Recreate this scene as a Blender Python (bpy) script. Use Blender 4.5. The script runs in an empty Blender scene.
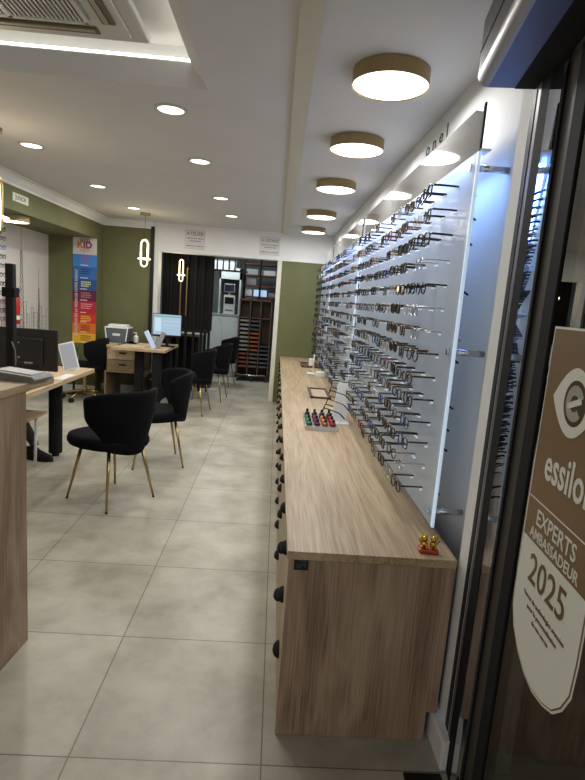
import bpy, bmesh, math, random
from mathutils import Vector, Matrix
random.seed(7)
C = bpy.context.scene.collection
PI = math.pi
def R(a): return math.radians(a)

# ------------------------------------------------------------------ materials
MATS = {}
def mat(name, col, rough=.5, metal=0., emit=None, es=1., **kw):
    if name in MATS: return MATS[name]
    m = bpy.data.materials.new(name); m.use_nodes = True
    b = m.node_tree.nodes['Principled BSDF']
    b.inputs['Base Color'].default_value = (*col, 1)
    b.inputs['Roughness'].default_value = rough
    b.inputs['Metallic'].default_value = metal
    if emit:
        b.inputs['Emission Color'].default_value = (*emit, 1)
        b.inputs['Emission Strength'].default_value = es
    for k, v in kw.items(): b.inputs[k.replace('_', ' ')].default_value = v
    MATS[name] = m
    return m
def nodes(m): return m.node_tree.nodes, m.node_tree.links, m.node_tree.nodes['Principled BSDF']
def noisy(name, c1, c2, scale=8., rough=.6, bump=0., detail=6.):
    m = mat(name, c1, rough); n, l, b = nodes(m)
    tc = n.new('ShaderNodeTexCoord'); t = n.new('ShaderNodeTexNoise'); t.inputs['Scale'].default_value = scale; t.inputs['Detail'].default_value = detail
    r = n.new('ShaderNodeValToRGB'); r.color_ramp.elements[0].position = .3; r.color_ramp.elements[1].position = .7
    r.color_ramp.elements[0].color = (*c1, 1); r.color_ramp.elements[1].color = (*c2, 1)
    l.new(tc.outputs['Object'], t.inputs['Vector']); l.new(t.outputs['Fac'], r.inputs['Fac']); l.new(r.outputs['Color'], b.inputs['Base Color'])
    if bump:
        bp = n.new('ShaderNodeBump'); bp.inputs['Strength'].default_value = bump; bp.inputs['Distance'].default_value = .002
        l.new(t.outputs['Fac'], bp.inputs['Height']); l.new(bp.outputs['Normal'], b.inputs['Normal'])
    return m
def wood(name, cd, cm, cl, axis='y', rough=.45, k=1., amp=.13, fine=.85, big=.42, base=(6, .55)):
    m = mat(name, cm, rough); n, l, b = nodes(m)
    tc = n.new('ShaderNodeTexCoord'); mp = n.new('ShaderNodeMapping')
    s = {'x': (base[1], base[0], base[0]), 'y': (base[0], base[1], base[0]), 'z': (base[0], base[0], base[1])}[axis]
    mp.inputs['Scale'].default_value = [v*k for v in s]
    l.new(tc.outputs['Object'], mp.inputs['Vector'])
    t1 = n.new('ShaderNodeTexNoise'); t1.inputs['Scale'].default_value = 1.1; t1.inputs['Detail'].default_value = 3; t1.inputs['Distortion'].default_value = 1.1
    l.new(mp.outputs['Vector'], t1.inputs['Vector'])
    mul = n.new('ShaderNodeMath'); mul.operation = 'MULTIPLY'; mul.inputs[1].default_value = 11.
    l.new(t1.outputs['Fac'], mul.inputs[0])
    fr = n.new('ShaderNodeMath'); fr.operation = 'PINGPONG'; fr.inputs[1].default_value = 1.; l.new(mul.outputs[0], fr.inputs[0])
    mp2 = n.new('ShaderNodeMapping'); s2 = {'x': (4, 170, 170), 'y': (170, 4, 170), 'z': (170, 170, 4)}[axis]; mp2.inputs['Scale'].default_value = s2
    l.new(tc.outputs['Object'], mp2.inputs['Vector'])
    t2 = n.new('ShaderNodeTexNoise'); t2.inputs['Scale'].default_value = 1.; t2.inputs['Detail'].default_value = 4; l.new(mp2.outputs['Vector'], t2.inputs['Vector'])
    mp3 = n.new('ShaderNodeMapping'); s3 = {'x': (.5, 3, 3), 'y': (3, .5, 3), 'z': (3, 3, .5)}[axis]; mp3.inputs['Scale'].default_value = s3
    l.new(tc.outputs['Object'], mp3.inputs['Vector'])
    t3 = n.new('ShaderNodeTexNoise'); t3.inputs['Scale'].default_value = 2.; l.new(mp3.outputs['Vector'], t3.inputs['Vector'])
    a = n.new('ShaderNodeMath'); a.operation = 'MULTIPLY'; a.inputs[1].default_value = amp; l.new(fr.outputs[0], a.inputs[0])
    c = n.new('ShaderNodeMath'); c.operation = 'MULTIPLY_ADD'; c.inputs[1].default_value = fine; l.new(t2.outputs['Fac'], c.inputs[0]); l.new(a.outputs[0], c.inputs[2])
    d = n.new('ShaderNodeMath'); d.operation = 'MULTIPLY_ADD'; d.inputs[1].default_value = big; l.new(t3.outputs['Fac'], d.inputs[0]); l.new(c.outputs[0], d.inputs[2])
    r = n.new('ShaderNodeValToRGB'); e = r.color_ramp.elements; e[0].position = .46; e[1].position = .93
    e[0].color = (*cd, 1); e[1].color = (*cl, 1); x = r.color_ramp.elements.new(.68); x.color = (*cm, 1)
    l.new(d.outputs[0], r.inputs['Fac']); l.new(r.outputs['Color'], b.inputs['Base Color'])
    return m
OD, OM, OL = (.20, .14, .078), (.345, .255, .150), (.46, .36, .225)
oak_y = wood('sonoma_oak_along', OD, OM, OL, 'y')
oak_x = wood('sonoma_oak_across', OD, OM, OL, 'x')
oak_z = wood('sonoma_oak_upright', (.135, .088, .056), (.255, .175, .115), (.385, .285, .20), 'z', amp=.24, fine=.72, big=.46, base=(2.6, .75))  # same oak, darker: the weaker light on upright faces is in the colour
oak_pale = wood('pale_oak', (.30, .21, .12), (.46, .34, .20), (.58, .45, .29), 'y')
dark_wood = wood('dark_brown_wood', (.05, .025, .015), (.09, .045, .03), (.14, .07, .045), 'z')
ceil_m = noisy('ceiling_paint', (.60, .595, .585), (.63, .625, .615), 3., .8)
wall_w = noisy('white_wall_paint', (.72, .73, .73), (.76, .77, .76), 5., .7)
beam_m = mat('cream_beam_paint', (.56, .53, .42), .6)
green = noisy('olive_wall_paint', (.118, .126, .052), (.136, .144, .064), 4., .75)
black = mat('black_satin', (.008, .008, .009), .42, Specular_IOR_Level=.3)
blackm = mat('black_matt', (.010, .010, .011), .8, Specular_IOR_Level=.2)
velvet = mat('black_velvet', (.006, .006, .008), .9, Sheen_Weight=.02, Sheen_Roughness=.4, Specular_IOR_Level=.08)
brass = mat('brushed_brass', (.46, .32, .13), .3, 1.)
brass_lamp = mat('bronze_lamp_paint', (.30, .215, .10), .45, .35)
chrome = mat('satin_steel', (.62, .63, .65), .25, 1.)
silver = mat('aluminium', (.5, .5, .52), .35, 1.)
white_p = mat('white_plastic', (.75, .76, .76), .35)
white_g = mat('white_lacquer', (.62, .68, .68), .3)
grey_p = mat('grey_plastic', (.22, .22, .23), .4)
lamp_e = mat('lamp_diffuser', (.9, .9, .9), .5, emit=(1., .97, .9), es=4.)
down_e = mat('downlight_diffuser', (.9, .9, .9), .5, emit=(1., .95, .82), es=4.)
led_e = mat('cove_led', (.9, .9, .9), .5, emit=(1., .96, .84), es=7.)
ring_e = mat('pendant_led', (.9, .9, .9), .5, emit=(1., .82, .50), es=3.)
blue_e = mat('blue_white_led', (.9, .9, .9), .5, emit=(.18, .38, 1.), es=5.)
# frosted backlit acrylic
def acrylic():
    m = bpy.data.materials.new('frosted_acrylic'); m.use_nodes = True; n, l, b = nodes(m)
    o = n['Material Output']
    b.inputs['Base Color'].default_value = (.60, .64, .66, 1); b.inputs['Roughness'].default_value = .22
    b.inputs['Emission Color'].default_value = (.62, .80, 1., 1); b.inputs['Emission Strength'].default_value = .05
    t = n.new('ShaderNodeBsdfTranslucent'); t.inputs['Color'].default_value = (.85, .92, 1., 1)
    x = n.new('ShaderNodeMixShader'); x.inputs['Fac'].default_value = .45
    l.new(b.outputs[0], x.inputs[1]); l.new(t.outputs[0], x.inputs[2]); l.new(x.outputs[0], o.inputs['Surface'])
    return m
acr = acrylic()
acr_edge = mat('acrylic_lit_edge', (.8, .85, .9), .3, emit=(.50, .74, 1.), es=.55)
header_m = mat('satin_grey_header', (.36, .36, .35), .03, .35)
def glass_mat(name, fac, tint, gl=(.9, .9, .9)):
    m = bpy.data.materials.new(name); m.use_nodes = True; n, l, b = nodes(m); o = n['Material Output']; n.remove(b)
    g = n.new('ShaderNodeBsdfGlossy'); g.inputs['Roughness'].default_value = .01; g.inputs['Color'].default_value = (*gl, 1)
    t = n.new('ShaderNodeBsdfTransparent'); t.inputs['Color'].default_value = (*tint, 1)
    x = n.new('ShaderNodeMixShader'); x.inputs['Fac'].default_value = fac
    l.new(t.outputs[0], x.inputs[1]); l.new(g.outputs[0], x.inputs[2]); l.new(x.outputs[0], o.inputs['Surface'])
    return m
door_glass = glass_mat('door_glass', .36, (.45, .47, .45), (.62, .62, .60))
lens_clear = glass_mat('clear_lens', .06, (.93, .95, .97))
lens_dark = mat('dark_lens', (.01, .01, .012), .08)
# floor tiles
def tile_mat():
    m = mat('concrete_floor_tile', (.5, .49, .44), .38); n, l, b = nodes(m)
    tc = n.new('ShaderNodeTexCoord'); mp = n.new('ShaderNodeMapping'); mp.inputs['Location'].default_value = (-.0492+6, -1.4526+6, 0)
    l.new(tc.outputs['Object'], mp.inputs['Vector'])
    br = n.new('ShaderNodeTexBrick'); br.offset = 0; br.squash = 1
    br.inputs['Scale'].default_value = 1; br.inputs['Brick Width'].default_value = .6; br.inputs['Row Height'].default_value = .6
    br.inputs['Mortar Size'].default_value = .0026; br.inputs['Mortar Smooth'].default_value = .3
    br.inputs['Color1'].default_value = (.96, .96, .96, 1); br.inputs['Color2'].default_value = (1.04, 1.03, 1.02, 1); br.inputs['Mortar'].default_value = (.33, .32, .30, 1)
    l.new(mp.outputs['Vector'], br.inputs['Vector'])
    t = n.new('ShaderNodeTexNoise'); t.inputs['Scale'].default_value = 3.2; t.inputs['Detail'].default_value = 9; t.inputs['Roughness'].default_value = .62
    l.new(tc.outputs['Object'], t.inputs['Vector'])
    r = n.new('ShaderNodeValToRGB'); e = r.color_ramp.elements; e[0].position = .32; e[1].position = .68
    e[0].color = (.275, .262, .208, 1); e[1].color = (.475, .46, .39, 1)
    l.new(t.outputs['Fac'], r.inputs['Fac'])
    x = n.new('ShaderNodeMix'); x.data_type = 'RGBA'; x.blend_type = 'MULTIPLY'; x.inputs['Factor'].default_value = 1
    l.new(r.outputs['Color'], x.inputs['A']); l.new(br.outputs['Color'], x.inputs['B']); l.new(x.outputs['Result'], b.inputs['Base Color'])
    return m
tile = tile_mat()

# ------------------------------------------------------------------ mesh helpers
def bm_new(): return bmesh.new()
def box(bm, x0, x1, y0, y1, z0, z1, bev=0.):
    vs = [bm.verts.new((x, y, z)) for x in (x0, x1) for y in (y0, y1) for z in (z0, z1)]
    fs = [(0, 1, 3, 2), (4, 6, 7, 5), (0, 4, 5, 1), (2, 3, 7, 6), (0, 2, 6, 4), (1, 5, 7, 3)]
    fc = [bm.faces.new([vs[i] for i in f]) for f in fs]
    if bev:
        ed = list({e for f in fc for e in f.edges})
        bmesh.ops.bevel(bm, geom=ed, offset=bev, segments=2, profile=.5, affect='EDGES')
def frame_of(d):
    d = d.normalized(); a = Vector((0, 0, 1)) if abs(d.z) < .9 else Vector((1, 0, 0))
    u = d.cross(a).normalized(); return u, d.cross(u).normalized()
def tube(bm, pts, r, n=8, closed=False, rs=None, sq=(1, 1), cap=True):
    pts = [Vector(p) for p in pts]; N = len(pts); rings = []
    for i, p in enumerate(pts):
        if closed: d = pts[(i+1) % N]-pts[i-1]
        else: d = pts[min(i+1, N-1)]-pts[max(i-1, 0)]
        u, v = frame_of(d); rr = rs[i] if rs else r
        rings.append([bm.verts.new(p+u*(rr*sq[0]*math.cos(2*PI*k/n))+v*(rr*sq[1]*math.sin(2*PI*k/n))) for k in range(n)])
    for i in range(N if closed else N-1):
        a, b = rings[i], rings[(i+1) % N]
        for k in range(n): bm.faces.new((a[k], a[(k+1) % n], b[(k+1) % n], b[k]))
    if not closed and cap:
        bm.faces.new(rings[0][::-1]); bm.faces.new(rings[-1])
def lathe(bm, prof, c=(0, 0, 0), n=24):
    c = Vector(c); rings = []
    for r, z in prof:
        if r < 1e-6: rings.append([bm.verts.new(c+Vector((0, 0, z)))])
        else: rings.append([bm.verts.new(c+Vector((r*math.cos(2*PI*k/n), r*math.sin(2*PI*k/n), z))) for k in range(n)])
    for a, b in zip(rings, rings[1:]):
        for k in range(n):
            k2 = (k+1) % n
            if len(a) == 1 and len(b) == 1: continue
            if len(a) == 1: bm.faces.new((a[0], b[k2], b[k]))
            elif len(b) == 1: bm.faces.new((a[k], a[k2], b[0]))
            else: bm.faces.new((a[k], a[k2], b[k2], b[k]))
def prism(bm, poly, f0, f1):
    """poly: list of 2D points; f0/f1 map a 2D point to the two end faces."""
    a = [bm.verts.new(f0(p)) for p in poly]; b = [bm.verts.new(f1(p)) for p in poly]; n = len(poly)
    bm.faces.new(a); bm.faces.new(b[::-1])
    for i in range(n): bm.faces.new((a[i], b[i], b[(i+1) % n], a[(i+1) % n]))
def ball(bm, c, r, s=(1, 1, 1), seg=14, rings=9):
    c = Vector(c); bmesh.ops.create_uvsphere(bm, u_segments=seg, v_segments=rings, radius=r, matrix=Matrix.Translation(c) @ Matrix.Diagonal((*s, 1)))
def mesh(name, bm, m, smooth=False):
    bmesh.ops.recalc_face_normals(bm, faces=bm.faces[:])
    me = bpy.data.meshes.new(name); bm.to_mesh(me); bm.free()
    if isinstance(m, (list, tuple)):
        for q in m: me.materials.append(q)
    else: me.materials.append(m)
    if smooth:
        for p in me.polygons: p.use_smooth = True
    return me
def obj(name, bm, m, parent=None, smooth=False, label=None):
    o = bpy.data.objects.new(name, mesh(name, bm, m, smooth)); C.objects.link(o)
    if parent: o.parent = parent
    if label: o['label'] = label
    return o
def auto(o, ang=35):
    for p in o.data.polygons: p.use_smooth = True
    for e in o.data.edges: pass
    o.data.set_sharp_from_angle(angle=R(ang))
    return o
def thing(name, label, cat, loc=(0, 0, 0), rz=0., group=None):
    o = bpy.data.objects.new(name, None); C.objects.link(o); o.empty_display_size = .1
    o.location = loc; o.rotation_euler = (0, 0, rz); o['label'] = label; o['category'] = cat
    if group: o['group'] = group
    return o
def tag(o, label, cat, group=None, kind=None):
    if label: o['label'] = label; o['category'] = cat
    if group: o['group'] = group
    if kind: o['kind'] = kind
    return o
def struct(name, bm, m, label=None, smooth=False):
    o = obj(name, bm, m, None, smooth); o['kind'] = 'structure'
    o['label'] = label or name.replace('_', ' ')
    return o
def dup(root, loc=None, rz=None, label=None, group=None):
    r = root.copy(); C.objects.link(r)
    if loc is not None: r.location = loc
    if rz is not None: r.rotation_euler = (0, 0, rz)
    if label: r['label'] = label
    if group: r['group'] = group
    for ch in list(root.children):
        c = ch.copy(); C.objects.link(c); c.parent = r
        for g in list(ch.children):
            d = g.copy(); C.objects.link(d); d.parent = c
    return r
def text(name, body, size, loc, rot, m, parent=None, align='CENTER', off=0., ex=.0004, sx=1.):
    cu = bpy.data.curves.new(name, 'FONT'); cu.body = body; cu.size = size; cu.align_x = align; cu.align_y = 'CENTER'
    cu.offset = off; cu.extrude = ex; cu.materials.append(m); cu.resolution_u = 3
    tmp = bpy.data.objects.new(name, cu); me = bpy.data.meshes.new_from_object(tmp); bpy.data.objects.remove(tmp)
    me.transform(Matrix.Diagonal((sx, 1, 1, 1)))
    o = bpy.data.objects.new(name, me); C.objects.link(o); o.location = loc; o.rotation_euler = rot
    if parent: o.parent = parent
    return o
def area(name, loc, size, power, col=(1, .95, .85), parent=None, rot=(0, 0, 0), shape='DISK', sy=None, spread=None):
    L = bpy.data.lights.new(name, 'AREA'); L.shape = shape; L.size = size
    if sy: L.size_y = sy
    L.energy = power; L.color = col
    if spread: L.spread = spread
    o = bpy.data.objects.new(name, L); C.objects.link(o); o.location = loc; o.rotation_euler = rot
    if parent: o.parent = parent
    return o

# ------------------------------------------------------------------ room shell
YB, ZC, XR, XL, XM = 7.5, 2.36, .65, -2.42, -3.05
b = bm_new(); box(b, -3.3, 1.6, -1.2, 11.4, -.08, 0); struct('floor', b, tile, 'grey beige square tile floor')
cx0, cx1, cy0, cy1 = -1.755, -.385, 1.246, 2.604
b = bm_new()
box(b, -3.3, cx0, -.6, YB, ZC, 2.6); box(b, cx1, .95, -.6, YB, ZC, 2.6); box(b, cx0, cx1, -.6, cy0, ZC, 2.6); box(b, cx0, cx1, cy1, YB, ZC, 2.6)
box(b, cx0, cx1, cy0, cy1, 2.53, 2.6)
o4 = [(cx0, cy0), (cx1, cy0), (cx1, cy1), (cx0, cy1)]; i4 = [(cx0+.07, cy0+.05), (cx1-.07, cy0+.05), (cx1-.07, cy1-.05), (cx0+.07, cy1-.05)]
for q in range(4):
    a0, a1, c0, c1 = o4[q], o4[(q+1) % 4], i4[q], i4[(q+1) % 4]
    lo = [b.verts.new((*a0, ZC+.0005)), b.verts.new((*a1, ZC+.0005)), b.verts.new((*c1, 2.445)), b.verts.new((*c0, 2.445))]
    hi = [b.verts.new((*a0, 2.452)), b.verts.new((*a1, 2.452)), b.verts.new((*c1, 2.452)), b.verts.new((*c0, 2.452))]
    b.faces.new(lo); b.faces.new(hi[::-1])
    for w_ in range(4): b.faces.new((lo[w_], hi[w_], hi[(w_+1) % 4], lo[(w_+1) % 4]))
struct('ceiling', b, ceil_m, 'white ceiling with a recessed square well')
b = bm_new(); box(b, -3.3, .95, YB+.2, 11.4, 2.5, 2.6); struct('ceiling_workshop', b, ceil_m, 'white workshop ceiling')
b = bm_new(); box(b, .004, .081, .2, YB, 2.342, ZC+.01); struct('trim_1', b, beam_m, 'cream strip running along the ceiling')
b = bm_new(); box(b, XR+.065, XR+.2, 1.5, YB, 0, 2.5); struct('wall_right', b, wall_w, 'white wall behind the lit eyewear panels')
b = bm_new(); box(b, XR, XR+.2, 1.46, 1.60, 0, 2.5); struct('wall_right_pier', b, wall_w, 'white wall pier at the door end of the counter')
b = bm_new(); box(b, XR-.028, XR, 1.46, 1.62, 0, .095, .004); box(b, XR-.022, XR, 1.46, 1.62, .095, .108); struct('baseboard_right', b, white_p, 'white skirting at the door end of the counter')
b = bm_new(); box(b, -3.3, -1.77, YB, YB+.2, 0, 2.5); box(b, -.04+.06, XR+.2, YB, YB+.2, 0, 1.985); struct('wall_back', b, green, 'olive green back wall')
b = bm_new(); box(b, -1.73, XR+.2, YB-.004, YB+.2, 1.985, 2.5); struct('wall_back_bulkhead', b, wall_w, 'white bulkhead above the workshop opening')
b = bm_new(); box(b, -.04, .022, YB-.006, YB+.42, 0, 1.985, .003); struct('trim_2', b, mat('cream_paint', (.66, .65, .56), .5), 'cream door jamb of the workshop opening')
b = bm_new(); box(b, -1.73, -1.67, YB, YB+.2, 0, 1.985); struct('trim_3', b, wall_w, 'white left jamb of the workshop opening')
b = bm_new(); box(b, -1.775, -1.728, YB-.03, YB, 0, 2.30); tag(obj('corner_post', b, black), 'tall black post between the green wall and the white bulkhead', 'post')
# left: band, return, mural wall
b = bm_new(); box(b, XM, XL, -.6, 7.25, 2.06, 2.5); struct('wall_left_band', b, green, 'olive green band above the left recess')
b = bm_new(); box(b, XM-.2, XL, 7.25, YB, 0, 2.5); struct('wall_left', b, green, 'olive green pier beside the back corner')
b = bm_new(); box(b, XM-.2, XM, -.6, 7.25, 0, 2.2); struct('wall_left_recess', b, noisy('warm_white_paint', (.60, .585, .55), (.64, .62, .585), 3., .7), 'off white recess wall')
# crown
prof = [(0, 0), (.012, 0), (.016, .02), (.035, .035), (.05, .06), (.062, .075), (.085, .078), (.085, .095), (0, .095)]
b = bm_new(); prism(b, prof, lambda p: (XL+p[0], -.6, ZC-.094+p[1]), lambda p: (XL+p[0], YB, ZC-.094+p[1])); struct('trim_4', b, wall_w, 'white cornice on the left wall', True).data.set_sharp_from_angle(angle=R(30))
b = bm_new(); prism(b, prof, lambda p: (XL, YB-p[0], ZC-.094+p[1]), lambda p: (-1.728, YB-p[0], ZC-.094+p[1])); struct('trim_5', b, wall_w, 'white cornice on the back wall')
for i, (x0, x1, y0, y1) in enumerate([(XM, XL, 7.235, 7.25), (XL, -1.78, YB-.015, YB), (XM, XM+.015, 3, 7.235)]):
    b = bm_new(); box(b, x0, x1, y0, y1, 0, .10); struct('baseboard_left_%d' % (i+1), b, white_p, 'white skirting board %s' % ['at the recess end', 'on the back wall', 'under the city drawing'][i])
# workshop walls
b = bm_new(); box(b, -3.3, .95, 11.2, 11.4, 0, 2.5); struct('wall_workshop_back', b, noisy('grey_paint', (.30, .34, .34), (.34, .38, .38), 4.), 'grey end wall of the workshop')
b = bm_new(); box(b, .10, .25, YB+.2, 11.2, 0, 2.5); struct('wall_workshop_right', b, wall_w, 'white right wall of the workshop')
b = bm_new(); box(b, -3.3, -3.1, YB+.2, 11.2, 0, 2.5); struct('wall_workshop_left', b, blackm, 'dark left wall of the workshop')
# dark walls added beyond the glass door to hide the lit background
b = bm_new(); box(b, 1.5, 1.6, -1.2, 3.2, 0, 3.0); struct('wall_outside', b, noisy('dark_render', (.085, .09, .07), (.11, .115, .09), 5.), 'dark wall outside the glazed door')
b = bm_new(); box(b, .85, 1.5, 1.5, 1.6, 0, 3.0); struct('wall_outside_return', b, noisy('dark_render', (.085, .09, .07), (.11, .115, .09), 5.), 'dark return wall behind the glazed door')
b = bm_new(); box(b, .50, .62, 1.30, 1.445, 0, .004); struct('trim_6', b, black, 'black floor track at the threshold')

# cove strip and AC unit
t = thing('cove_light', 'bright LED strip lining the square ceiling well', 'light', (0, 0, 2.46))
for (x0, x1, y0, y1) in [(cx0+.05, cx1-.05, cy1-.052, cy1-.040), (cx0+.05, cx1-.05, cy0+.040, cy0+.052), (cx0+.060, cx0+.072, cy0+.05, cy1-.05), (cx1-.072, cx1-.060, cy0+.05, cy1-.05)]:
    b = bm_new(); box(b, x0, x1, y0, y1, -.009, .001); obj('led_strip', b, led_e, t)
ac = thing('ceiling_air_conditioner', 'cream four-way cassette air conditioner in the lit ceiling well', 'air conditioner', (-1.069, 1.925, 2.44))
S = .475
b = bm_new(); box(b, -S, S, -S, S, 0, .03, .01); box(b, -S+.06, S-.06, -S+.06, S-.06, -.012, 0.0, .004); obj('panel', b, mat('cream_plastic', (.62, .61, .56), .4), ac)
b = bm_new(); box(b, -.285, .285, -.285, .285, .0-.019, -.0125); obj('grille_backing', b, mat('dark_recess', (.10, .10, .095), .8), ac)
b = bm_new()
for i in range(34):
    y = -.28+i*.56/33; box(b, y-.0035, y+.0035, -.285, .285, -.027, -.017)
for x in (-.285, 0, .285): box(b, x-.008, x+.008, -.29, .29, -.029, -.016)
for y in (-.285, .285): box(b, -.29, .29, y-.008, y+.008, -.029, -.016)
obj('intake_grille', b, mat('cream_plastic', (.62, .61, .56), .4), ac)
for k in range(4):
    b = bm_new(); box(b, -.30, .30, .335, .385, -.018, -.0125)
    s = obj('air_slot', b, mat('slot_shadow', (.13, .11, .07), .6), ac); s.rotation_euler.z = k*PI/2
    b = bm_new(); box(b, -.29, .29, .345, .362, -.024, -.0175, .002); f = obj('flap', b, mat('bronze_flap', (.38, .33, .22), .4), s)

# ------------------------------------------------------------------ lamps
def round_lamp(i, x, y, label, pw=14., z=ZC, r=.15):
    t = thing('round_ceiling_lamp', label, 'lamp', (x, y, z), 0, 'bronze drum lamps over the counter' if i < 9 else None)
    b = bm_new(); lathe(b, [(r-.004, -.052), (r, -.06), (r, -.003), (0, 0)], n=48); auto(obj('drum', b, brass_lamp, t))
    b = bm_new(); lathe(b, [(0, -.058), (r-.012, -.058), (r-.004, -.054)], n=48); obj('diffuser', b, lamp_e, t)
    area('lamp_light', (0, 0, -.064), r*1.8, pw, (1, .98, .97), t)
    return t
for i, (y, w) in enumerate([(2.235, 'first bronze drum ceiling lamp from the door, over the oak counter'), (3.14, 'second bronze drum ceiling lamp from the door, over the oak counter'),
        (4.22, 'third bronze drum ceiling lamp from the door, over the oak counter'), (5.58, 'fourth bronze drum ceiling lamp from the door, over the oak counter'), (6.80, 'bronze drum ceiling lamp closest to the back wall')]):
    round_lamp(i, .38, y, w, 9.)
round_lamp(9, -2.62, 5.42, 'bronze drum lamp under the green band of the left recess', 7., 2.06)
DL = [(-.61, 2.91, 'near'), (-.61, 3.93, ''), (-.61, 5.29, ''), (-.60, 6.37, ''), (-1.75, 3.89, ''), (-1.735, 5.20, ''), (-1.72, 6.38, '')]
dlab = ['recessed white downlight just beyond the ceiling well corner', 'second recessed downlight of the row nearer the cream ceiling strip',
        'third recessed downlight of the row nearer the cream ceiling strip', 'recessed downlight of the strip-side row next to the back bulkhead',
        'recessed downlight beside the large pendant lamp, left row', 'middle recessed downlight of the row nearer the green wall', 'recessed downlight beside the small pendant lamp by the back wall']
for (x, y, _), lb in zip(DL, dlab):
    t = thing('recessed_downlight', lb, 'downlight', (x, y, ZC), 0, 'round downlights in the ceiling')
    b = bm_new(); lathe(b, [(.066, -.002), (.068, -.007), (.085, -.005), (.088, 0)], n=32); obj('trim_ring', b, mat('grey_trim', (.52, .51, .48), .5), t, True)
    b = bm_new(); lathe(b, [(0, -.003), (.066, -.003)], n=32); obj('diffuser', b, down_e, t)
    area('down_light', (0, 0, -.010), .11, 11., (1, .95, .86), t)

def pendant(x, y, ztop, z0, z1, label, w=.045, bar=.07, rz=0., pw=5., can=True):
    t = thing('pendant_lamp', label, 'lamp', (x, y, ztop), rz)
    if can:
        b = bm_new(); lathe(b, [(0, -.025), (.058, -.025), (.06, -.02), (.06, 0), (0, 0)], n=32); auto(obj('ceiling_rose', b, brass_lamp, t))
    b = bm_new(); tube(b, [(0, 0, -.02), (0, 0, z1-ztop)], .0022, 6); obj('cord', b, black, t)
    pts = []; r = w
    for k in range(13):
        a = PI*k/12; pts.append((r*math.cos(a), 0, z1-ztop-r+r*math.sin(a)))
    for k in range(13):
        a = PI+PI*k/12; pts.append((r*math.cos(a), 0, z0-ztop+r+r*math.sin(a)))
    b = bm_new(); tube(b, pts, .011, 8, closed=True); obj('stadium_loop', b, brass, t, True)
    pi = [(p[0]*.8, -.004, (z0+z1)/2-ztop+(p[2]-((z0+z1)/2-ztop))*.965) for p in pts]
    b = bm_new(); tube(b, pi, .0085, 8, closed=True); obj('light_strip', b, ring_e, t, True)
    zb = z0+(z1-z0)*.30-ztop
    b = bm_new(); tube(b, [(bar*math.cos(2*PI*k/28), bar*math.sin(2*PI*k/28), zb) for k in range(28)], .009, 8, closed=True, sq=(1, 1)); obj('horizontal_ring', b, ring_e, t, True)
    L = bpy.data.lights.new('pendant_glow', 'POINT'); L.energy = pw; L.color = (1, .82, .55); L.shadow_soft_size = .06
    o = bpy.data.objects.new('pendant_glow', L); C.objects.link(o); o.parent = t; o.location = (0, -.12, (z0+z1)/2-ztop)
    return t
pendant(-1.83, 3.53, ZC, 1.72, 2.075, 'large brass loop pendant with a glowing crossing ring over the first desk', .05, .085, R(15), 5.)
pendant(-1.67, 6.72, ZC, 1.72, 2.05, 'small brass loop pendant with crossing ring before the green back wall', .05, .068, 0, 4.)
pendant(-1.405, 7.78, 2.5, 1.60, 1.915, 'brass loop pendant hanging before the black slatted partition', .032, .05, 0, 2.5)  # a mirrored pendant, built here as a solid hanging lamp

# ------------------------------------------------------------------ counter
X0, X1, Y0, Y1, H = .0903, .634, 1.575, 7.49, .667
b = bm_new(); box(b, X0-.004, X1, Y0-.004, Y1, H-.028, H, .0015)
tag(obj('worktop', b, oak_y), 'long pale oak worktop of the counter under the eyewear panels', 'worktop')
hm = None
def handle_mesh():
    b = bm_new()   # cup pull: half dome opening downward
    for i in range(9):
        a = PI*i/8
        for j in range(4): pass
    n1, n2 = 12, 5; W, Hh, D = .047, .03, .025; rows = []
    for j in range(n2+1):
        q = j/n2*PI/2; row = []
        for i in range(n1+1):
            a = PI*i/n1
            row.append(b.verts.new((-D*math.sin(a)*math.cos(q)*1.0, W*math.cos(a)*math.cos(q)*1., Hh*math.sin(q))))
        rows.append(row)
    for j in range(n2):
        for i in range(n1): b.faces.new((rows[j][i], rows[j][i+1], rows[j+1][i+1], rows[j+1][i]))
    bmesh.ops.remove_doubles(b, verts=b.verts[:], dist=1e-5)
    bmesh.ops.solidify(b, geom=b.faces[:], thickness=.003)
    return mesh('handle', b, blackm, True)
HM = handle_mesh()
UW = (Y1-Y0-.03)/8
ordn = ['first', 'second', 'third', 'fourth', 'fifth', 'sixth', 'seventh', 'eighth', 'ninth', 'tenth', 'eleventh', 'twelfth', 'thirteenth', 'fourteenth']
unit0 = None
def make_unit():
    t = thing('drawer_cabinet', '', 'cabinet', (X0, Y0+.02, 0), 0, 'oak drawer cabinets of the long counter')
    b = bm_new(); box(b, .022, X1-X0-.03, .0, UW, 0.0, H-.029); obj('body', b, oak_y, t)
    for c in range(2):
        for zi, (z0, z1) in enumerate([(.455, .632), (.235, .450), (.012, .230)]):
            y0 = .003+c*UW/2; y1 = y0+UW/2-.004
            b = bm_new(); box(b, .004, .022, y0, y1, z0, z1, .001)
            d = obj('drawer', b, oak_y, t)
            h = bpy.data.objects.new('handle', HM); C.objects.link(h); h.parent = d; h.location = (.005, (y0+y1)/2, z1-.062)
    return t
unit0 = make_unit()
for i in range(8):
    u = unit0 if i == 0 else dup(unit0, (X0, Y0+.02+i*UW, 0))
    u['label'] = 'oak drawer cabinet with black cup handles, %s from the door end of the counter' % ordn[i]
t = thing('counter_end_panel', 'upright brown oak end panel closing the counter towards the door', 'panel', (X0, Y0, 0))
b = bm_new(); w = X1-X0
prism(b, [(0.002, 0.002), (w-.036, .002), (w-.036, .112), (w-.001, .112), (w-.001, H-.03), (.002, H-.03)], lambda p: (p[0], 0, p[1]), lambda p: (p[0], .0185, p[1])); obj('board', b, oak_z, t)
b = bm_new(); box(b, .020, .066, -.0012, 0, .603, .650)
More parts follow.
